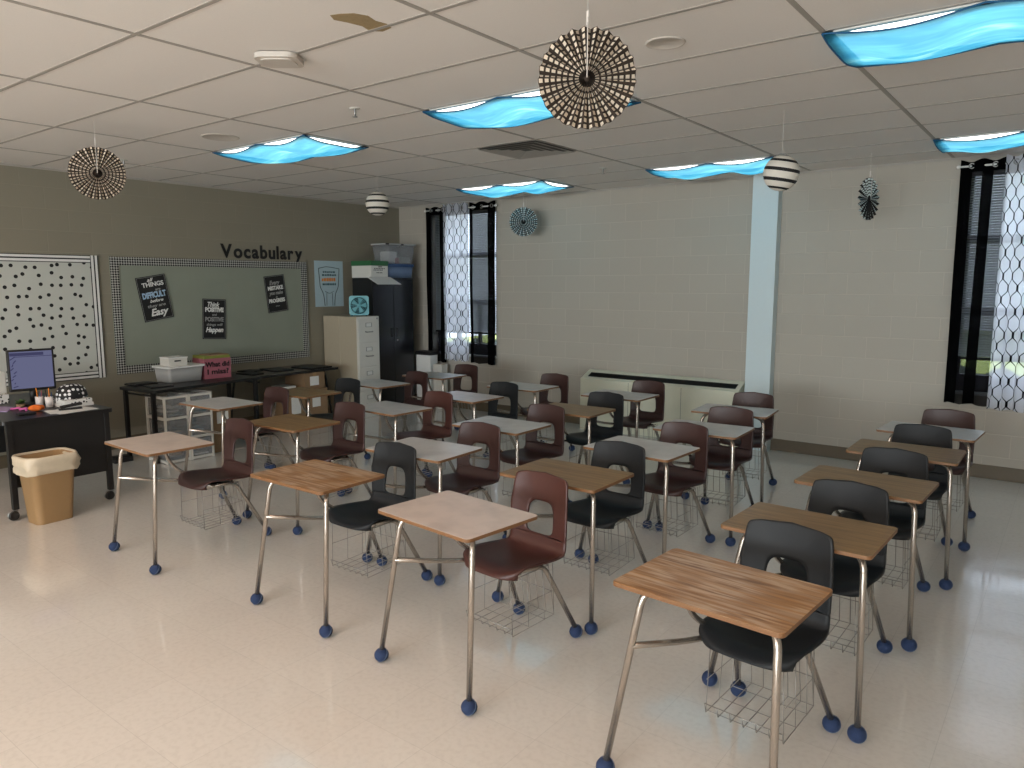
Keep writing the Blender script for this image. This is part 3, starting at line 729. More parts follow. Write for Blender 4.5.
# ------------------------------------------------------------------ boards and posters on the left wall
WX = XL+.001
bd = empty('dotted_board', (WX, 2.40, 1.38), 0, 'white bulletin board with black dots and striped border', 'bulletin board')
y0, y1, z0, z1 = -1.3, 1.09, -.61, .63
mb().b2((0, y0, z0), (.012, y1, z1), 'dots').build('backing', bd)
bw = mb(); W_ = .075
for k, (mt, a, c) in enumerate((('black', 0, 1), ('white', .10, .40), ('white', .58, .90))):
    xk = .016 if k == 0 else .0175
    o0, o1 = a*W_, c*W_
    bw.b2((.012, y0, z1-o1), (xk, y1-W_*(1 if k else 1), z1-o0), mt); bw.b2((.012, y0, z0+o0), (xk, y1-W_, z0+o1), mt)
    bw.b2((.012, y1-o1, z0), (xk, y1-o0, z1), mt)
bw.build('border', bd)
vb = empty('vocabulary_board', (WX, 4.825, 1.395), 0, 'grey green bulletin board with black and white checked border and three posters', 'bulletin board')
y0, y1, z0, z1 = -1.22, 1.22, -.61, .61
pp = mb()
def pf(u, v):
    y, z = y0+(y1-y0)*u, z0+(z1-z0)*v
    wr = .004*math.sin(9*y+3*z)*math.exp(-((z+.1-.1*y)/.14)**2)+.003*math.exp(-((z-.32-.05*math.sin(5*y))/.02)**2)*(y > -.2)+.004*math.exp(-((z+.16)/.015)**2)*(y < -.75)
    return (.013+max(0, wr), y, z)
pp.grid(pf, 80, 60, 'boardpaper'); pp.b2((0, y0, z0), (.0125, y1, z1), 'boardpaper'); pp.build('backing_paper', vb, False)
cb_ = mb(); W_ = .085
cb_.b2((.012, y0, z1-W_), (.021, y1, z1), 'checks'); cb_.b2((.012, y0, z0), (.021, y1, z0+W_), 'checks'); cb_.b2((.012, y0, z0+W_), (.021, y0+W_, z1-W_), 'checks'); cb_.b2((.012, y1-W_, z0+W_), (.021, y1, z1-W_), 'checks')
cb_.build('border', vb)
def poster(name, y, z, w, h, tilt, mat, label, lines, x=WX+.024):
    r = empty(name, (x, y, z), 0, label, 'poster', 'posters on the left wall')
    r.rotation_euler = (math.radians(tilt), 0, 0)
    p = mb(); p.b2((0, -w/2, -h/2), (.0025, w/2, h/2), mat)
    p.build('sheet', r)
    if mat == 'chalk':
        f = mb()
        for a in (-1, 1):
            f.b2((.0025, -w/2+.008, a*(h/2-.010)-.0015), (.0033, w/2-.008, a*(h/2-.010)+.0015), 'greytext'); f.b2((.0025, a*(w/2-.010)-.0015, -h/2+.01), (.0033, a*(w/2-.010)+.0015, h/2-.01), 'greytext')
        f.build('border', r)
    for s, yy, zz, size, wid, mt, bold, shear in lines:
        text('lettering', s, size, mt, r, (.0034, yy, zz), (PI/2, 0, PI/2), .0006, bold, wid, shear)
    return r
poster('quote_poster', 4.045, 1.578, .325, .475, 9.5, 'chalk', 'black chalk-style poster reading difficult before easy, left of the three', [
    ('all', -.02, .195, .05, .07, 'white', .001, .4), ('THINGS', .01, .145, .065, .24, 'white', .002, 0), ('are', .05, .088, .04, .06, 'greytext', .001, .3), ('DIFFICULT', .0, .032, .085, .26, 'bluewhite', .004, 0),
    ('before', .01, -.030, .045, .15, 'white', .001, .4), ('they are', .0, -.082, .045, .20, 'greytext', .001, .2), ('Easy', .01, -.155, .105, .20, 'white', .003, .3)])
poster('quote_poster', 4.725, 1.325, .29, .46, -3, 'chalk', 'black chalk-style poster reading think positive, middle and lowest of the three', [
    ('Think', -.02, .165, .075, .15, 'white', .002, .3), ('POSITIVE', 0, .105, .068, .23, 'white', .004, 0), ('and', 0, .050, .035, .06, 'greytext', .001, .2), ('POSITIVE', 0, -.005, .068, .23, 'greytext', .003, 0),
    ('things will', 0, -.065, .04, .20, 'greytext', .001, .2), ('Happen', 0, -.125, .078, .22, 'white', .003, .3)])
poster('quote_poster', 5.57, 1.608, .29, .45, 6.5, 'chalk', 'black chalk-style poster reading every mistake, right of the three', [
    ('Every', -.01, .135, .075, .15, 'greytext', .002, .3), ('MISTAKE', 0, .07, .065, .22, 'white', .003, 0), ('you make', 0, .01, .06, .20, 'greytext', .002, .3), ('is', 0, -.04, .03, .03, 'greytext', .001, .3), ('PROGRESS', 0, -.085, .062, .23, 'white', .003, 0), ('~', 0, -.15, .06, .06, 'greytext', .001, 0)])
pb = poster('hand_poster', 6.415, 1.73, .47, .60, 0, 'paleblue', 'pale blue poster with a drawn hand outline, right of the vocabulary board', [], WX)
hd = mb()   # the drawing: an open pair of sleeves holding a sheet
sheet = [(-.17, .20), (-.15, -.04), (-.10, -.13), (-.09, -.19), (-.08, -.29)]
for sgn in (-1, 1):
    hd.tube(fillet([(.003, sgn*-a*1.0, b) for a, b in sheet], .03), .004, 'black', 5)
hd.tube(fillet([(.003, -.17, .20), (.003, -.05, .225), (.003, .06, .215), (.003, .17, .20)], .03), .004, 'black', 5)
hd.tube(fillet([(.003, -.07, -.10), (.003, 0, -.13), (.003, .07, -.10)], .03), .003, 'black', 5)
hd.tube([(.003, -.045, -.12), (.003, -.05, -.29)], .003, 'black', 5); hd.tube([(.003, .045, -.12), (.003, .05, -.29)], .003, 'black', 5)
hd.build('drawing', pb)
rnd = random.Random(3)
for z, w_, mt, hh in ((.155, .20, 'teal_d', .022), (.115, .23, 'teal_d', .024), (.055, .24, 'orange', .042), (-.005, .22, 'teal_d', .028)):
    y = -w_/2; tl = mb()
    while y < w_/2-.02:
        l_ = rnd.uniform(.018, .04); tl.b2((.0025, y, z-hh/2), (.0035, min(y+l_, w_/2), z+hh/2*rnd.uniform(.7, 1.1)), mt); y += l_+.008
    tl.build('caption_line', pb)
# Vocabulary letters
adv = []; word = 'Vocabulary'; meshes = []
for ch in word:
    cu = bpy.data.curves.new('letter', 'FONT'); cu.body = ch; cu.size = .215; cu.extrude = .0015; cu.offset = .0075; cu.resolution_u = 6
    t = bpy.data.objects.new('letter', cu); COL.objects.link(t); bpy.context.view_layer.update()
    me = bpy.data.meshes.new_from_object(t.evaluated_get(bpy.context.evaluated_depsgraph_get())); bpy.data.objects.remove(t); bpy.data.curves.remove(cu)
    xs_ = [v.co.x for v in me.vertices]; mn, mx_ = min(xs_), max(xs_)
    for v in me.vertices: v.co.x -= mn
    me.materials.clear(); me.materials.append(M['black']); meshes.append((me, mx_-mn))
gap = .018; kx = (1.14-gap*(len(word)-1))/sum(w_ for _, w_ in meshes); y = 4.86
for me, _ in meshes:
    for v in me.vertices: v.co.x *= kx
meshes = [(me, w_*kx) for me, w_ in meshes]
ordn = ['black cut-out capital V starting the wall word', 'black cut-out letter o after the capital V', 'black cut-out letter c, third of the wall word', 'black cut-out first letter a, between c and b', 'black cut-out letter b in the wall word', 'black cut-out letter u in the wall word', 'black cut-out letter l in the wall word', 'black cut-out second letter a, between l and r', 'black cut-out letter r in the wall word', 'black cut-out letter y ending the wall word']
for (me, w_), lb in zip(meshes, ordn):
    o = bpy.data.objects.new('wall_letter', me); COL.objects.link(o); o.location = (WX+.003+.022*(y > 5.9), y, 2.037); o.rotation_euler = (PI/2, 0, PI/2)
    tag(o, lb, 'letter', 'letters of the wall word Vocabulary'); y += w_+gap

# ------------------------------------------------------------------ teacher's desk and its load
DX0, DX1, DY0, DY1, DZ = -7.60, -6.10, 1.93, 2.71, .74
td = empty('teacher_desk', ((DX0+DX1)/2, (DY0+DY1)/2, 0), 0, 'black desk on casters at the left edge, carrying a monitor', 'desk')
cx, cy = (DX0+DX1)/2, (DY0+DY1)/2
q = mb(); q.prism(rrect(DX1-DX0, DY1-DY0, .03, 5), DZ-.03, DZ, 'blackwood'); q.build('desktop', td)
hx, hy = (DX1-DX0)/2, (DY1-DY0)/2
mb().b2((hx-.045, -hy+.05, .235), (hx-.025, hy-.03, DZ-.03), 'black').build('end_panel', td)
mb().b2((-hx+.025, -hy+.05, .235), (-hx+.045, hy-.03, DZ-.03), 'black').build('end_panel', td)
mb().b2((-hx+.05, hy-.06, .30), (hx-.05, hy-.045, DZ-.03), 'black').build('modesty_panel', td)
for sx in (-1, 1):
    for sy in (-1, 1):
        x, y = sx*(hx-.035), sy*(hy-.05)
        l = mb(); l.b2((x-.02, y-.02, .075), (x+.02, y+.02, DZ-.03), 'black', .003); lo = l.build('leg', td)
        c = mb()
        c.lathe([(.0, -.011), (.02, -.011), (.024, -.013), (.033, -.011), (.036, 0), (.033, .011), (.024, .013), (.02, .011), (0, .011)], 'metal', 18, (x, y-.022, .036), 'X')
        c.lathe([(.0, -.011), (.02, -.011), (.024, -.013), (.033, -.011), (.036, 0), (.033, .011), (.024, .013), (.02, .011), (0, .011)], 'black', 18, (x+.026, y-.022, .036), 'X')
        c.b2((x-.002, y-.02, .036), (x+.018, y+.012, .082), 'metal', .004); c.build('caster', lo)
Z = DZ
mo = empty('monitor', (-6.82, 2.405, Z), math.radians(-8), 'black computer monitor with a lavender screen on the left desk', 'monitor')
mb().b2((-.03, -.166, .115), (.012, .166, .455), 'black', .008).build('housing', mo)
mb().b2((.012, -.150, .137), (.0135, .150, .440), 'screen').build('screen', mo)
s = mb(); s.b2((.0135, -.11, .395), (.0142, .148, .400), 'screen_bar'); s.b2((.0135, -.148, .405), (.0142, .09, .43), 'screen_bar')
for k in range(9): s.tube([(.0139, -.138+.012*math.sin(k*2.1), .15+.028*k), (.0139, -.118+.014*math.cos(k*1.7), .16+.030*k)], .004, 'screen_bar', 4)
s.build('screen_image', mo)
mb().tube([(-.02, 0, .02), (-.02, 0, .14)], .025, 'black', 10).build('stand', mo)
mb().lathe([(0, 0), (.11, 0), (.11, .012), (.05, .02), (0, .022)], 'black', 24).build('base', mo)
# printer-like white box, speckled box, plant, folder ...
tag(mb().b2((-7.40, 2.08, Z), (-7.18, 2.335, Z+.25), 'offwhite', .008).build('paper_tray'), 'tall white paper box left of the monitor at the photo edge', 'box')
tag(mb().b2((-7.17, 2.16, Z+.0004), (-7.04, 2.30, Z+.075), 'specks', .003).build('gift_box'), 'small white speckled box left of the monitor', 'box')
pl = empty('desk_plant', (-6.72, 2.27, Z), 0, 'small bushy green plant in front of the monitor base', 'plant')
mb().lathe([(0, 0), (.028, 0), (.034, .03), (.030, .03), (0, .028)], 'card', 14).build('pot', pl)
lf = mb(); rnd = random.Random(5)
for k in range(46):
    a = rnd.uniform(0, 2*PI); e = rnd.uniform(.1, 1.2); r_ = rnd.uniform(.04, .075)
    d = Vector((math.cos(a)*math.cos(e), math.sin(a)*math.cos(e), math.sin(e)*.6)); s_ = d.cross(Vector((0, 0, 1))).normalized()*.012; b0 = Vector((0, 0, .03))
    P_ = [b0, b0+d*r_*.6+s_, b0+d*r_, b0+d*r_*.6-s_]
    f = lf.bm.faces.new([lf.bm.verts.new(p) for p in P_]); lf.faces([f], 'leaf')
lf.build('foliage', pl, False)
fo = mb(); fo.prism([(-7.02, 2.10), (-6.75, 2.235), (-6.56, 2.12), (-6.74, 1.96)], Z, Z+.006, 'lav'); tag(fo.build('folder'), 'lavender paper folder lying at the left end of the black desk', 'folder')
rb = mb(); rb.tube(fillet([(-6.63, 2.17, Z+.008), (-6.58, 2.22, Z+.02), (-6.55, 2.20, Z+.008), (-6.50, 2.24, Z+.022), (-6.47, 2.22, Z+.008)], .02), [.009]*0+[.009]*len(fillet([(0, 0, 0), (1, 0, 0), (1, 1, 0), (2, 1, 0), (2, 2, 0)], .02)), 'magenta', 6); tag(rb.build('ribbon'), 'crumpled pink ribbon beside the orange pouch', 'ribbon')
op = mb()
def of(u, v):
    a = 2*PI*u; b_ = PI*v; rr = 1+.14*math.sin(5*a)+.06*math.sin(3*a+2)
    return (-6.42+.036*math.cos(a)*math.sin(b_)*rr, 2.275+.052*math.sin(a)*math.sin(b_)*rr, Z+.026-.026*math.cos(b_))
op.grid(of, 30, 10, 'orange_c'); tag(op.build('pouch'), 'bright orange cloth pouch on the black desk', 'pouch')
for k, (x, y, m_, lb) in enumerate(((-6.63, 2.375, 'cup', 'white pen cup in front of the monitor, the left one'), (-6.56, 2.42, 'cup', 'white pen cup in front of the monitor, the right one'))):
    t = empty('pen_cup', (x, y, Z), 0, lb, 'cup', 'pen cups on the black desk')
    mb().lathe([(0, 0), (.026, 0), (.030, .085), (.027, .085), (.024, .006), (0, .006)], m_, 18).build('cup', t)
    for j in range(4):
        a = j*1.7+k; mb().tube([(.008*math.cos(a), .008*math.sin(a), .008), (.022*math.cos(a), .022*math.sin(a), .12+.012*j)], .0035, ('blue', 'pink', 'black', 'orange')[j], 6).build('pen', t)
bx = mb(); bx.b2((-6.64, 2.462, Z+.0004), (-6.40, 2.690, Z+.025), 'paper'); bx.b2((-6.645, 2.467, Z+.0252), (-6.405, 2.685, Z+.058), 'specks', .004); tag(bx.build('speckled_binder'), 'white speckled binder stack under the polka dot bag', 'binder')
pk = mb()
def kf(u, v):
    a = 2*PI*u; b_ = PI/2*v
    return (-6.54+.095*math.cos(a)*math.cos(b_)**.6, 2.582+.120*math.sin(a)*math.cos(b_)**.6, Z+.0585+.115*math.sin(b_))
pk.grid(kf, 36, 12, 'polka'); tag(pk.build('polka_bag'), 'black bag with white polka dots right of the monitor', 'bag')
pa = mb()
for k, (a, dx, dy) in enumerate(((.1, 0, 0), (-.12, -.02, -.02), (.2, .01, .01))):
    pa.box((-6.235+dx, 2.455+dy, Z+.001+.0012*k), (.21, .29, .001), 'paper', rot=Matrix.Rotation(a, 3, 'Z'))
tag(pa.build('paper_stack'), 'loose white papers at the right front corner of the black desk', 'papers')
sp = empty('stapler', (-6.27, 2.46, Z+.005), math.radians(78), 'black stapler lying on the white papers', 'stapler')
mb().b2((-.08, -.018, 0), (.08, .018, .012), 'black', .003).build('base', sp)
mb().box((.005, 0, .032), (.155, .030, .022), 'black', .006, Matrix.Rotation(-.12, 3, 'Y')).build('arm', sp)
tag(mb().b2((-6.33, 2.10, Z+.0004), (-6.27, 2.22, Z+.018), 'black', .005).build('remote'), 'small black remote in front of the orange pouch at the desk edge', 'remote')

# waste bin
wb = empty('waste_bin', (-5.93, 2.135, 0), math.radians(4), 'tan rectangular waste bin with a cream liner beside the black desk', 'bin')
def loft(q, secs, m, n=6, close=True):
    rings = [[q.bm.verts.new((x, y, z)) for x, y in rrect(w_, d_, r_, n)] for w_, d_, r_, z in secs]
    k_ = len(rings[0]); fs = []
    for A, B in zip(rings, rings[1:]): fs += [q.bm.faces.new((A[i], A[(i+1) % k_], B[(i+1) % k_], B[i])) for i in range(k_)]
    if close: fs.append(q.bm.faces.new(rings[0][::-1]))
    q.faces(fs, m, True)
    return rings
q = mb(); loft(q, [(.19, .25, .04, 0), (.195, .255, .05, .006), (.25, .325, .06, .47), (.265, .34, .065, .475), (.265, .34, .065, .488), (.242, .318, .058, .488), (.187, .247, .045, .012), (.18, .24, .04, .010)], 'tan'); q.build('body', wb, False)
q = mb(); n = 72; rings = []
for k, (gr, z, am) in enumerate(((-.012, .40, .002), (-.012, .470, .003), (-.006, .498, .004), (.006, .502, .004), (.016, .488, .006), (.018, .44, .010), (.012, .40, .012), (.008, .372, .010), (.002, .362, .004))):
    base = rrect(.265, .34, .065, 17)
    ring = []
    for i, (x, y) in enumerate(base):
        a = math.atan2(y, x); l_ = math.hypot(x, y); o_ = gr + am*math.sin(9*a+z*40)+am*.6*math.sin(17*a-z*63)
        zz = z + (.012*math.sin(2*a+1)+.018*math.sin(a+2.2) if k >= 5 else .003*math.sin(5*a))
        ring.append(q.bm.verts.new((x*(1+o_/l_), y*(1+o_/l_), zz)))
    rings.append(ring)
for A, B in zip(rings, rings[1:]): q.faces([q.bm.faces.new((A[i], A[(i+1) % len(A)], B[(i+1) % len(A)], B[i])) for i in range(len(A))], 'liner', True)
q.build('liner', wb, False)
ps = mb(); ps.b2((-7.42, 3.22, .0), (-7.30, 3.40, .045), 'black', .008); ps.b2((-7.41, 3.24, .045), (-7.31, 3.38, .06), 'black', .006); tag(ps.build('power_strip'), 'black power strip on the floor between the black desk and drawer carts', 'power strip')

# ------------------------------------------------------------------ tables along the left wall
def table(name, loc, rz, L, D, H, top, label, fold):
    t = empty(name, loc, rz, label, 'table', 'black tables along the left wall')
    q = mb(); q.prism([(y, z) for y, z in [(-.0, 0)]] if False else rrect(D, L, .02, 4), H-.028, H, top, 'XY', 'black'); q.build('top', t)
    for sy in (-1, 1):
        y = sy*(L/2-(.12 if fold else .03))
        for sx in (-1, 1):
            x = sx*(D/2-.06); q = mb()
            if fold: q.tube(fillet([(x*.7, y-sy*.01, H-.03), (x*.75, y, H-.10), (x, y+sy*.05, .012)], .05), .0135, 'black', 8)
            else: q.b2((x-.018, y-.018, 0), (x+.018, y+.018, H-.028), 'black', .003)
            q.build('leg', t)
        q = mb(); q.tube([(-D/2+.08, y-(sy*.04 if fold else 0), H-.06 if not fold else H-.08), (D/2-.08, y-(sy*.04 if fold else 0), H-.06 if not fold else H-.08)], .010, 'black', 8); q.build('crossbar', t)
    return t
table('long_table', (-7.29, 4.06, 0), math.radians(7), 1.28, .56, .72, 'blackwood', 'black table along the left wall over the plastic drawer carts', False)
table('long_table', (-7.60, 5.345, 0), math.radians(2), 1.27, .62, .70, 'tabletop_g', 'dark table with angled legs over the cardboard boxes', True)
TZ = .70
fl = [(-7.46, 3.60, .20, .24, .02, 4, 'flat black tray at the near end of the drawer cart table'), (-7.20, 3.64, .24, .22, .012, -8, 'thin black tray at the front of the drawer cart table'),
      (-7.50, 4.86, .26, .18, .02, 8, 'black flat case at the near end of the boxes table'), (-7.62, 5.30, .34, .26, .018, -4, 'black flat case in the middle of the boxes table'), (-7.50, 5.72, .36, .34, .022, 5, 'black flat case at the far end of the boxes table'), (-7.77, 5.04, .22, .2, .012, 12, 'thin black folder on the boxes table')]
for x, y, dx, dy, h, a, lb in fl:
    q = mb(); q.box((0, 0, h/2), (dx, dy, h), 'black_gl', .005); q.box((0, 0, h), (dx*.82, dy*.82, .003), 'black', .001); o = q.build('flat_case'); o.location = (x, y, TZ+(.02 if y < 4.66 else 0)); o.rotation_euler = (0, 0, math.radians(a)); tag(o, lb, 'case', 'flat black cases on the tables')
# clear bin with lid
bn = empty('storage_bin', (-7.46, 4.00, TZ+.02), math.radians(3), 'cloudy plastic bin with white lid on the drawer cart table', 'bin')
q = mb(); loft(q, [(.26, .36, .03, 0), (.29, .40, .035, .15), (.28, .39, .03, .15), (.255, .355, .028, .004)], 'clear2'); q.build('body', bn, False)
mb().prism(rrect(.315, .43, .03, 5), .150, .168, 'white').build('lid', bn)
mb().b2((-.11, -.16, .006), (.11, .16, .10), 'paper').build('paper_fill', bn)
q = mb(); q.b2((-.09, -.11, 0), (.09, .09, .085), 'offwhite', .003); q.b2((.0905, -.05, .045), (.0915, .02, .058), 'black'); q.b2((-.095, -.115, .078), (.095, .095, .09), 'paper', .002)
o = q.build('card_box'); o.location = (-7.46, 3.96, TZ+.188); tag(o, 'small white box with dark slot on the lidded plastic bin', 'box')
sb = empty('sign_box', (-7.47, 4.38, TZ+.02), math.radians(-4), 'pink box reading What did I miss on the drawer cart table', 'box')
mb().b2((-.13, -.15, 0), (.13, .15, .215), 'pink', .002).build('body', sb)
q = mb(); q.b2((-.128, -.148, .215), (.128, .148, .245), 'lime', .003); q.box((.02, .02, .25), (.20, .22, .012), 'card', 0, Matrix.Rotation(.1, 3, 'Z')); q.build('contents', sb)
text('lettering', 'What did', .075, 'black', sb, (.1315, 0, .150), (PI/2, 0, PI/2), .0006, .0025, .27)
text('lettering', 'I miss?', .075, 'black', sb, (.1315, 0, .072), (PI/2, 0, PI/2), .0006, .0025, .24)
# plastic drawer carts
def cart(y, label):
    t = empty('drawer_cart', (-7.04, y, 0), 0, label, 'drawer cart', 'plastic drawer carts under the table')
    D, W, Hh = .36, .245, .66
    f = mb()
    for x in (-D/2+.012, D/2-.012):
        for yy in (-W/2+.010, W/2-.010): f.b2((x-.012, yy-.010, 0), (x+.012, yy+.010, Hh), 'offwhite', .003)
    for z in (.02, .23, .44, .645):
        for yy in (-W/2+.006, W/2-.006): f.b2((-D/2+.002, yy-.005, z-.013), (D/2-.002, yy+.005, z+.013), 'offwhite')
        for x in (-D/2+.006, D/2-.006): f.b2((x-.0045, -W/2+.003, z-.012), (x+.0045, W/2-.003, z+.012), 'offwhite')
    f.b2((-D/2, -W/2, Hh-.008), (D/2, W/2, Hh+.004), 'clear'); f.build('frame', t)
    for z in (.036, .246, .456):
        q = mb(); a, c_ = W/2-.022, D/2-.006
        q.b2((c_-.004, -a, z), (c_+.004, a, z+.175), 'clear'); q.b2((-c_, -a, z), (c_, a, z+.003), 'clear'); q.b2((-c_, -a, z), (c_, -a+.003, z+.17), 'clear'); q.b2((-c_, a-.003, z), (c_, a, z+.17), 'clear')
        dr = q.build('drawer', t)
        mb().b2((c_+.004, -.05, z+.11), (c_+.016, .05, z+.125), 'clear', .003).build('handle', dr)
        rnd = random.Random(int(z*1000+y*10)); q = mb()
        for k in range(5): q.box((rnd.uniform(-.03, .08), rnd.uniform(-.03, .03), z+.012+.016*k), (.2, .14, .013), rnd.choice(['paper', 'greytext', 'teal_d', 'tan']), 0, Matrix.Rotation(rnd.uniform(-.2, .2), 3, 'Z'))
        q.build('contents', dr)
cart(3.632, 'clear plastic three-drawer cart under the table, the left one'); cart(3.880, 'clear plastic three-drawer cart under the table, the right one')
def carton(lo, hi, label, lab=None, mat='card', gp='cardboard boxes under the tables'):
    t = empty('cardboard_box', ((lo[0]+hi[0])/2, (lo[1]+hi[1])/2, lo[2]), 0, label, 'box', gp)
    d = [b_-a_ for a_, b_ in zip(lo, hi)]
    mb().b2((-d[0]/2, -d[1]/2, 0), (d[0]/2, d[1]/2, d[2]), mat, .003).build('carton', t)
    q = mb(); q.b2((-d[0]/2, -.025, d[2]), (d[0]/2, .025, d[2]+.0008), 'tan'); q.b2((d[0]/2, -.025, d[2]-.06), (d[0]/2+.0008, .025, d[2]), 'tan'); q.build('tape', t)
    if lab:
        (a_, b_, c_, e_) = lab; cy_ = (lo[1]+hi[1])/2
        mb().b2((d[0]/2+.0008, a_-cy_, c_-lo[2]), (d[0]/2+.002, b_-cy_, e_-lo[2]), 'paper').build('label_sheet', t)
carton((-7.26, 4.03, 0), (-6.97, 4.27, .45), 'brown carton with white label right of the plastic drawer carts', (4.11, 4.24, .30, .42))
carton((-7.70, 5.47, .47), (-7.32, 5.77, .665), 'brown carton with white label on top of the stack under the far table', (5.55, 5.68, .51, .62))
carton((-7.70, 5.49, 0), (-7.30, 5.79, .468), 'brown carton with white label at the bottom of the two box stack', (5.56, 5.68, .25, .37))
carton((-7.68, 5.15, 0), (-7.30, 5.46, .44), 'brown carton with white label left of the two box stack', (5.26, 5.39, .20, .40))
q = mb(); q.b2((-7.58, 5.17, .4408), (-7.34, 5.38, .50), 'paper', .002); q.b2((-7.57, 5.18, .50), (-7.35, 5.37, .53), 'offwhite', .004); tag(q.build('paper_ream'), 'white paper stack on the left carton under the far table', 'papers')

# ------------------------------------------------------------------ file cabinet, fan, black cabinet
fc = empty('file_cabinet', (-7.625, 6.465, 0), 0, 'beige four-drawer file cabinet with off-white drawer fronts in the corner', 'file cabinet')
q = mb(); q.b2((-.325, -.19, .0), (-.003, .19, 1.315), 'beige', .006); q.b2((-.001, -.19, 0), (.325, .19, 1.315), 'beige', .006); q.build('body', fc)
mb().b2((.3255, -.188, 0), (.333, .188, 1.312), 'offwhite', .002).build('front_frame', fc)
for k in range(4):
    z0_, z1_ = .045+.312*k, .045+.312*k+.300
    dr = mb().b2((.333, -.172, z0_), (.345, .172, z1_), 'offwhite', .004).build('drawer', fc)
    q = mb(); c_ = z1_-.075
    for a_, b_, e_, g_ in ((-.05, .05, .022, .027), (-.05, .05, -.027, -.022), (-.05, -.045, -.027, .027), (.045, .05, -.027, .027)): q.b2((.345, a_, c_+e_), (.350, b_, c_+g_), 'metal')
    q.b2((.345, -.045, c_-.022), (.346, .045, c_+.022), 'paper'); q.build('label_holder', dr)
    q = mb(); q.tube(fillet([(.345, -.06, c_-.085), (.372, -.05, c_-.090), (.372, .05, c_-.090), (.345, .06, c_-.085)], .02), .007, 'metal', 8); q.build('handle', dr)
mb().lathe([(.0, .352), (.011, .352), (.012, .345)], 'metal', 12, (0, .145, 1.285), 'X').build('lock', fc)
bf_ = empty('box_fan', (-7.46, 6.47, 1.316), math.radians(-42), 'small aqua box fan on top of the beige file cabinet', 'fan')
q = mb(); w_ = .125
q.prism(rrect(.25, .25, .03, 5, 0, .135), -.035, .035, 'teal', 'YZ'); q.build('housing', bf_)
q = mb(); q.lathe([(.0, .0355), (.108, .0355), (.108, .037), (0, .037)], 'teal_d', 32, (0, 0, .135), 'X'); q.build('fan_well', bf_)
q = mb()
for k in range(5):
    a = 2*PI*k/5
    q.grid(lambda u, v, a=a: (.041+.012*(v-.5), (.022+.075*u)*math.cos(a+(v-.5)*.8), .135+(.022+.075*u)*math.sin(a+(v-.5)*.8)), 5, 4, 'teal')
bl_ = q.build('blades', bf_, False); s_ = bl_.modifiers.new('t', 'SOLIDIFY'); s_.thickness = .002
q = mb()
for r_ in (.03, .05, .07, .09, .108): q.tube([(.052, r_*math.cos(2*PI*k/28), .135+r_*math.sin(2*PI*k/28)) for k in range(28)], .0018, 'teal', 4, True)
for k in range(8): a = 2*PI*k/8; q.tube([(.052, 0, .135), (.052, .108*math.cos(a), .135+.108*math.sin(a)), (.037, .115*math.cos(a), .135+.115*math.sin(a))], .0018, 'teal', 4)
q.lathe([(0, .056), (.022, .056), (.024, .050), (.024, .04)], 'teal', 18, (0, 0, .135), 'X'); q.build('grille', bf_)
for sy in (-1, 1): mb().b2((-.05, sy*.09-.012, 0), (.05, sy*.09+.012, .012), 'teal_d', .003).build('foot', bf_)

bc = empty('storage_cabinet', (-7.65, 7.075, 0), 0, 'tall black two-door metal cabinet in the far left corner', 'cabinet')
mb().b2((-.20, -.375, .0), (.19, .375, 1.81), 'black', .004).build('body', bc)
for s_, nm in ((-1, 0), (1, 1)):
    d = mb().b2((.190, min(.003*s_, s_*.370), .06), (.2, max(.003*s_, s_*.370), 1.79), 'black_gl', .003).build('door', bc)
    q = mb(); q.b2((.2, s_*.05-.013, 1.01), (.206, s_*.05+.013, 1.13), 'black', .004); q.b2((.206, s_*.05-.006, 1.03), (.216, s_*.05+.006, 1.11), 'black', .004); q.build('handle', d)
    if s_ > 0: mb().lathe([(0, .212), (.011, .212), (.012, .2)], 'metal', 12, (0, .055, .965), 'X').build('lock', d)
CZ = 1.81
gb = empty('lidded_box', (-7.665, 6.855, CZ), 0, 'white cardboard box with green lid on the black cabinet', 'box')
mb().b2((-.19, -.155, 0), (.195, .145, .165), 'offwhite', .003).build('body', gb)
mb().b2((-.195, -.16, .158), (.20, .15, .222), 'green', .004).build('lid', gb)
q = mb()
for zz, a_, b_ in ((.115, -.10, .08), (.095, -.11, .05), (.06, -.06, .04)):
    y_ = a_
    while y_ < b_: q.b2((.1952, y_, zz), (.1960, y_+.018, zz+.012), 'black'); y_ += .028
q.b2((.1952, -.03, .138), (.1962, .04, .150), 'black'); q.build('printed_marks', gb)
tb = empty('storage_tub', (-7.66, 7.255, CZ), 0, 'blue tinted plastic tub on the right of the black cabinet top', 'bin')
q = mb(); loft(q, [(.34, .44, .03, 0), (.37, .48, .035, .15), (.36, .47, .03, .15), (.335, .435, .028, .004)], 'bluetub'); q.build('body', tb, False)
mb().prism(rrect(.39, .50, .03, 5), .150, .188, 'blue').build('lid', tb)
mb().b2((-.13, -.18, .006), (.13, .18, .11), 'greytext').build('contents', tb)
cbn = empty('storage_bin', (-7.62, 7.255, CZ+.188), 0, 'large clear plastic bin topmost on the black cabinet', 'bin')
q = mb(); loft(q, [(.29, .44, .03, 0), (.32, .53, .035, .255), (.31, .52, .03, .255), (.285, .435, .028, .004)], 'clear'); q.build('body', cbn, False)
mb().prism(rrect(.345, .555, .03, 5), .255, .272, 'clear2').build('lid', cbn)
q = mb(); q.box((0, -.10, .09), (.18, .16, .16), 'paper', .02); q.box((.02, .10, .055), (.2, .2, .09), 'greytext', .02); q.box((.06, -.02, .05), (.08, .1, .08), 'pink', .02); q.build('contents', cbn)
for yy in (-.27, .0): mb().box((.165, yy, .262), (.02, .05, .02), 'black', .004).build('latch', cbn)
q = mb()
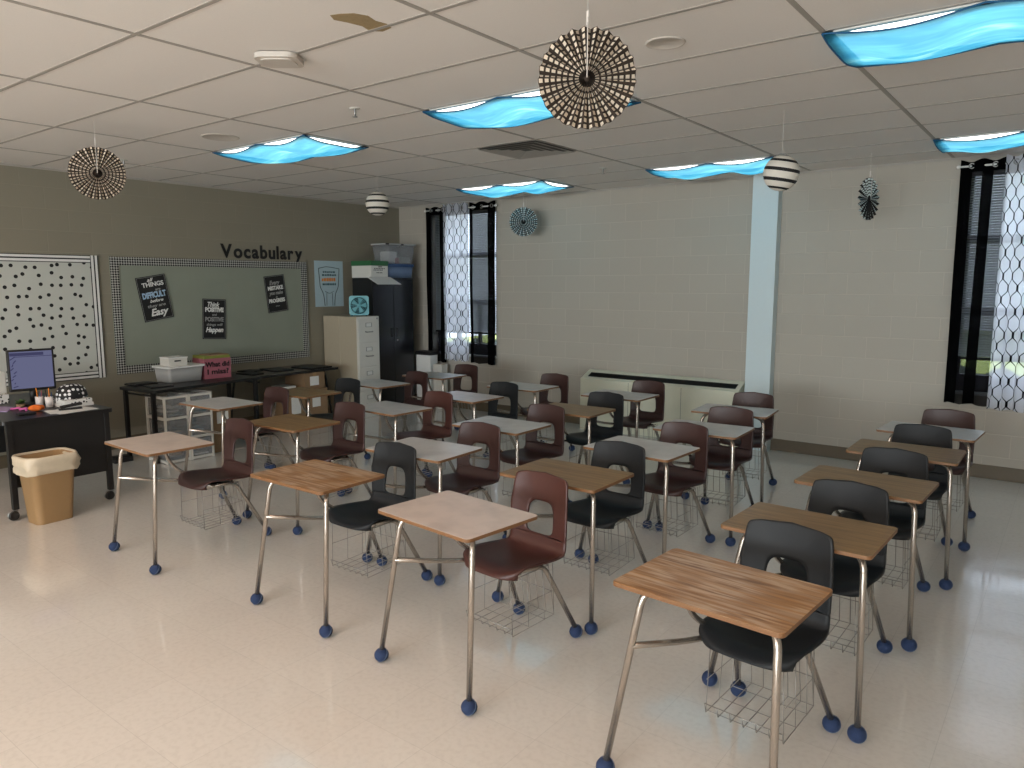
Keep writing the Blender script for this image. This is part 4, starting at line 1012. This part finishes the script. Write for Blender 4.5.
for k in range(3): q.prism([(-7.46+.0, CZ+.004+.003*k), (-7.435, CZ+.003+.003*k), (-7.24-.01*k, 1.722+.003*k), (-7.24-.01*k, 1.7245+.003*k), (-7.435, CZ+.0055+.003*k), (-7.46, CZ+.0065+.003*k)], 6.60+.01*k, 7.02-.012*k, 'paper', 'XZ')
tag(q.build('paper_folder'), 'white papers drooping over the front edge of the black cabinet top', 'papers')
lc = empty('low_cabinet', (-7.26, 7.56, 0), 0, 'low white cabinet with black top beside the tall black cabinet', 'cabinet')
mb().b2((-.18, -.08, 0), (.09, .07, .74), 'white', .004).build('body', lc); mb().b2((-.185, -.095, .74), (.10, .075, .79), 'black', .004).build('top', lc); mb().b2((-.17, -.088, .04), (.08, -.08, .72), 'white', .003).build('door', lc)
nb = empty('narrow_carton', (-7.055, 7.56, 0), 0, 'narrow white carton standing below the far window curtain', 'box')
mb().b2((-.08, -.06, 0), (.08, .06, .62), 'offwhite', .003).build('carton', nb); mb().b2((-.08, -.02, .62), (.08, .02, .6208), 'tan').build('tape', nb)

# ------------------------------------------------------------------ wall heater (unit ventilator)
ht = empty('wall_heater', (-3.745, YB-.001, 0), 0, 'long cream wall heater with dark sloped grille by the pale column', 'heater')
L2 = .965
q = mb(); y_f = -.225
q.prism([(0, 0), (y_f, 0), (y_f, .610), (y_f+.025, .618), (-.035, .694), (0, .700)], -L2, L2, 'cream', 'YZ'); q.build('body', ht)
q = mb()
sl = lambda y: .618+(y-(y_f+.025))*(.694-.618)/(-.035-(y_f+.025))
q.prism([(y_f+.055, sl(y_f+.055)-.004), (-.085, sl(-.085)-.004), (-.085, sl(-.085)+.0015), (y_f+.055, sl(y_f+.055)+.0015)], -L2+.07, L2-.05, 'dark', 'YZ'); gr = q.build('grille', ht)
q = mb()
for k in range(7):
    y = y_f+.063+.0115*k; q.tube([(-L2+.07, y, sl(y)+.004), (L2-.05, y, sl(y)+.004)], .0025, 'dark', 5)
q.build('bars', gr)
q = mb()
for x in (-.32, .33): q.b2((x-.0015, y_f-.0012, .05), (x+.0015, y_f, .60), 'dark')
q.build('panel_seams', ht)

# ------------------------------------------------------------------ camera, world, view
cam = bpy.data.cameras.new('camera'); cam.sensor_width = 36; cam.lens = 36*741.4/1024; cam.clip_start = .05
co = bpy.data.objects.new('camera', cam); COL.objects.link(co); co.location = (0, 0, 1.72)
co.rotation_euler = (math.radians(90-7.639), 0, math.radians(37.466)); SC.camera = co
w = bpy.data.worlds.new('sky'); SC.world = w; w.use_nodes = True; nt = w.node_tree
bg = nt.nodes['Background']; bg.inputs[0].default_value = (.72, .84, 1.0, 1); bg.inputs[1].default_value = 6.0
SC.view_settings.view_transform = 'Standard'; SC.view_settings.look = 'None'; SC.view_settings.gamma = 1; SC.view_settings.exposure = 0.0
SC.view_settings.use_curve_mapping = False
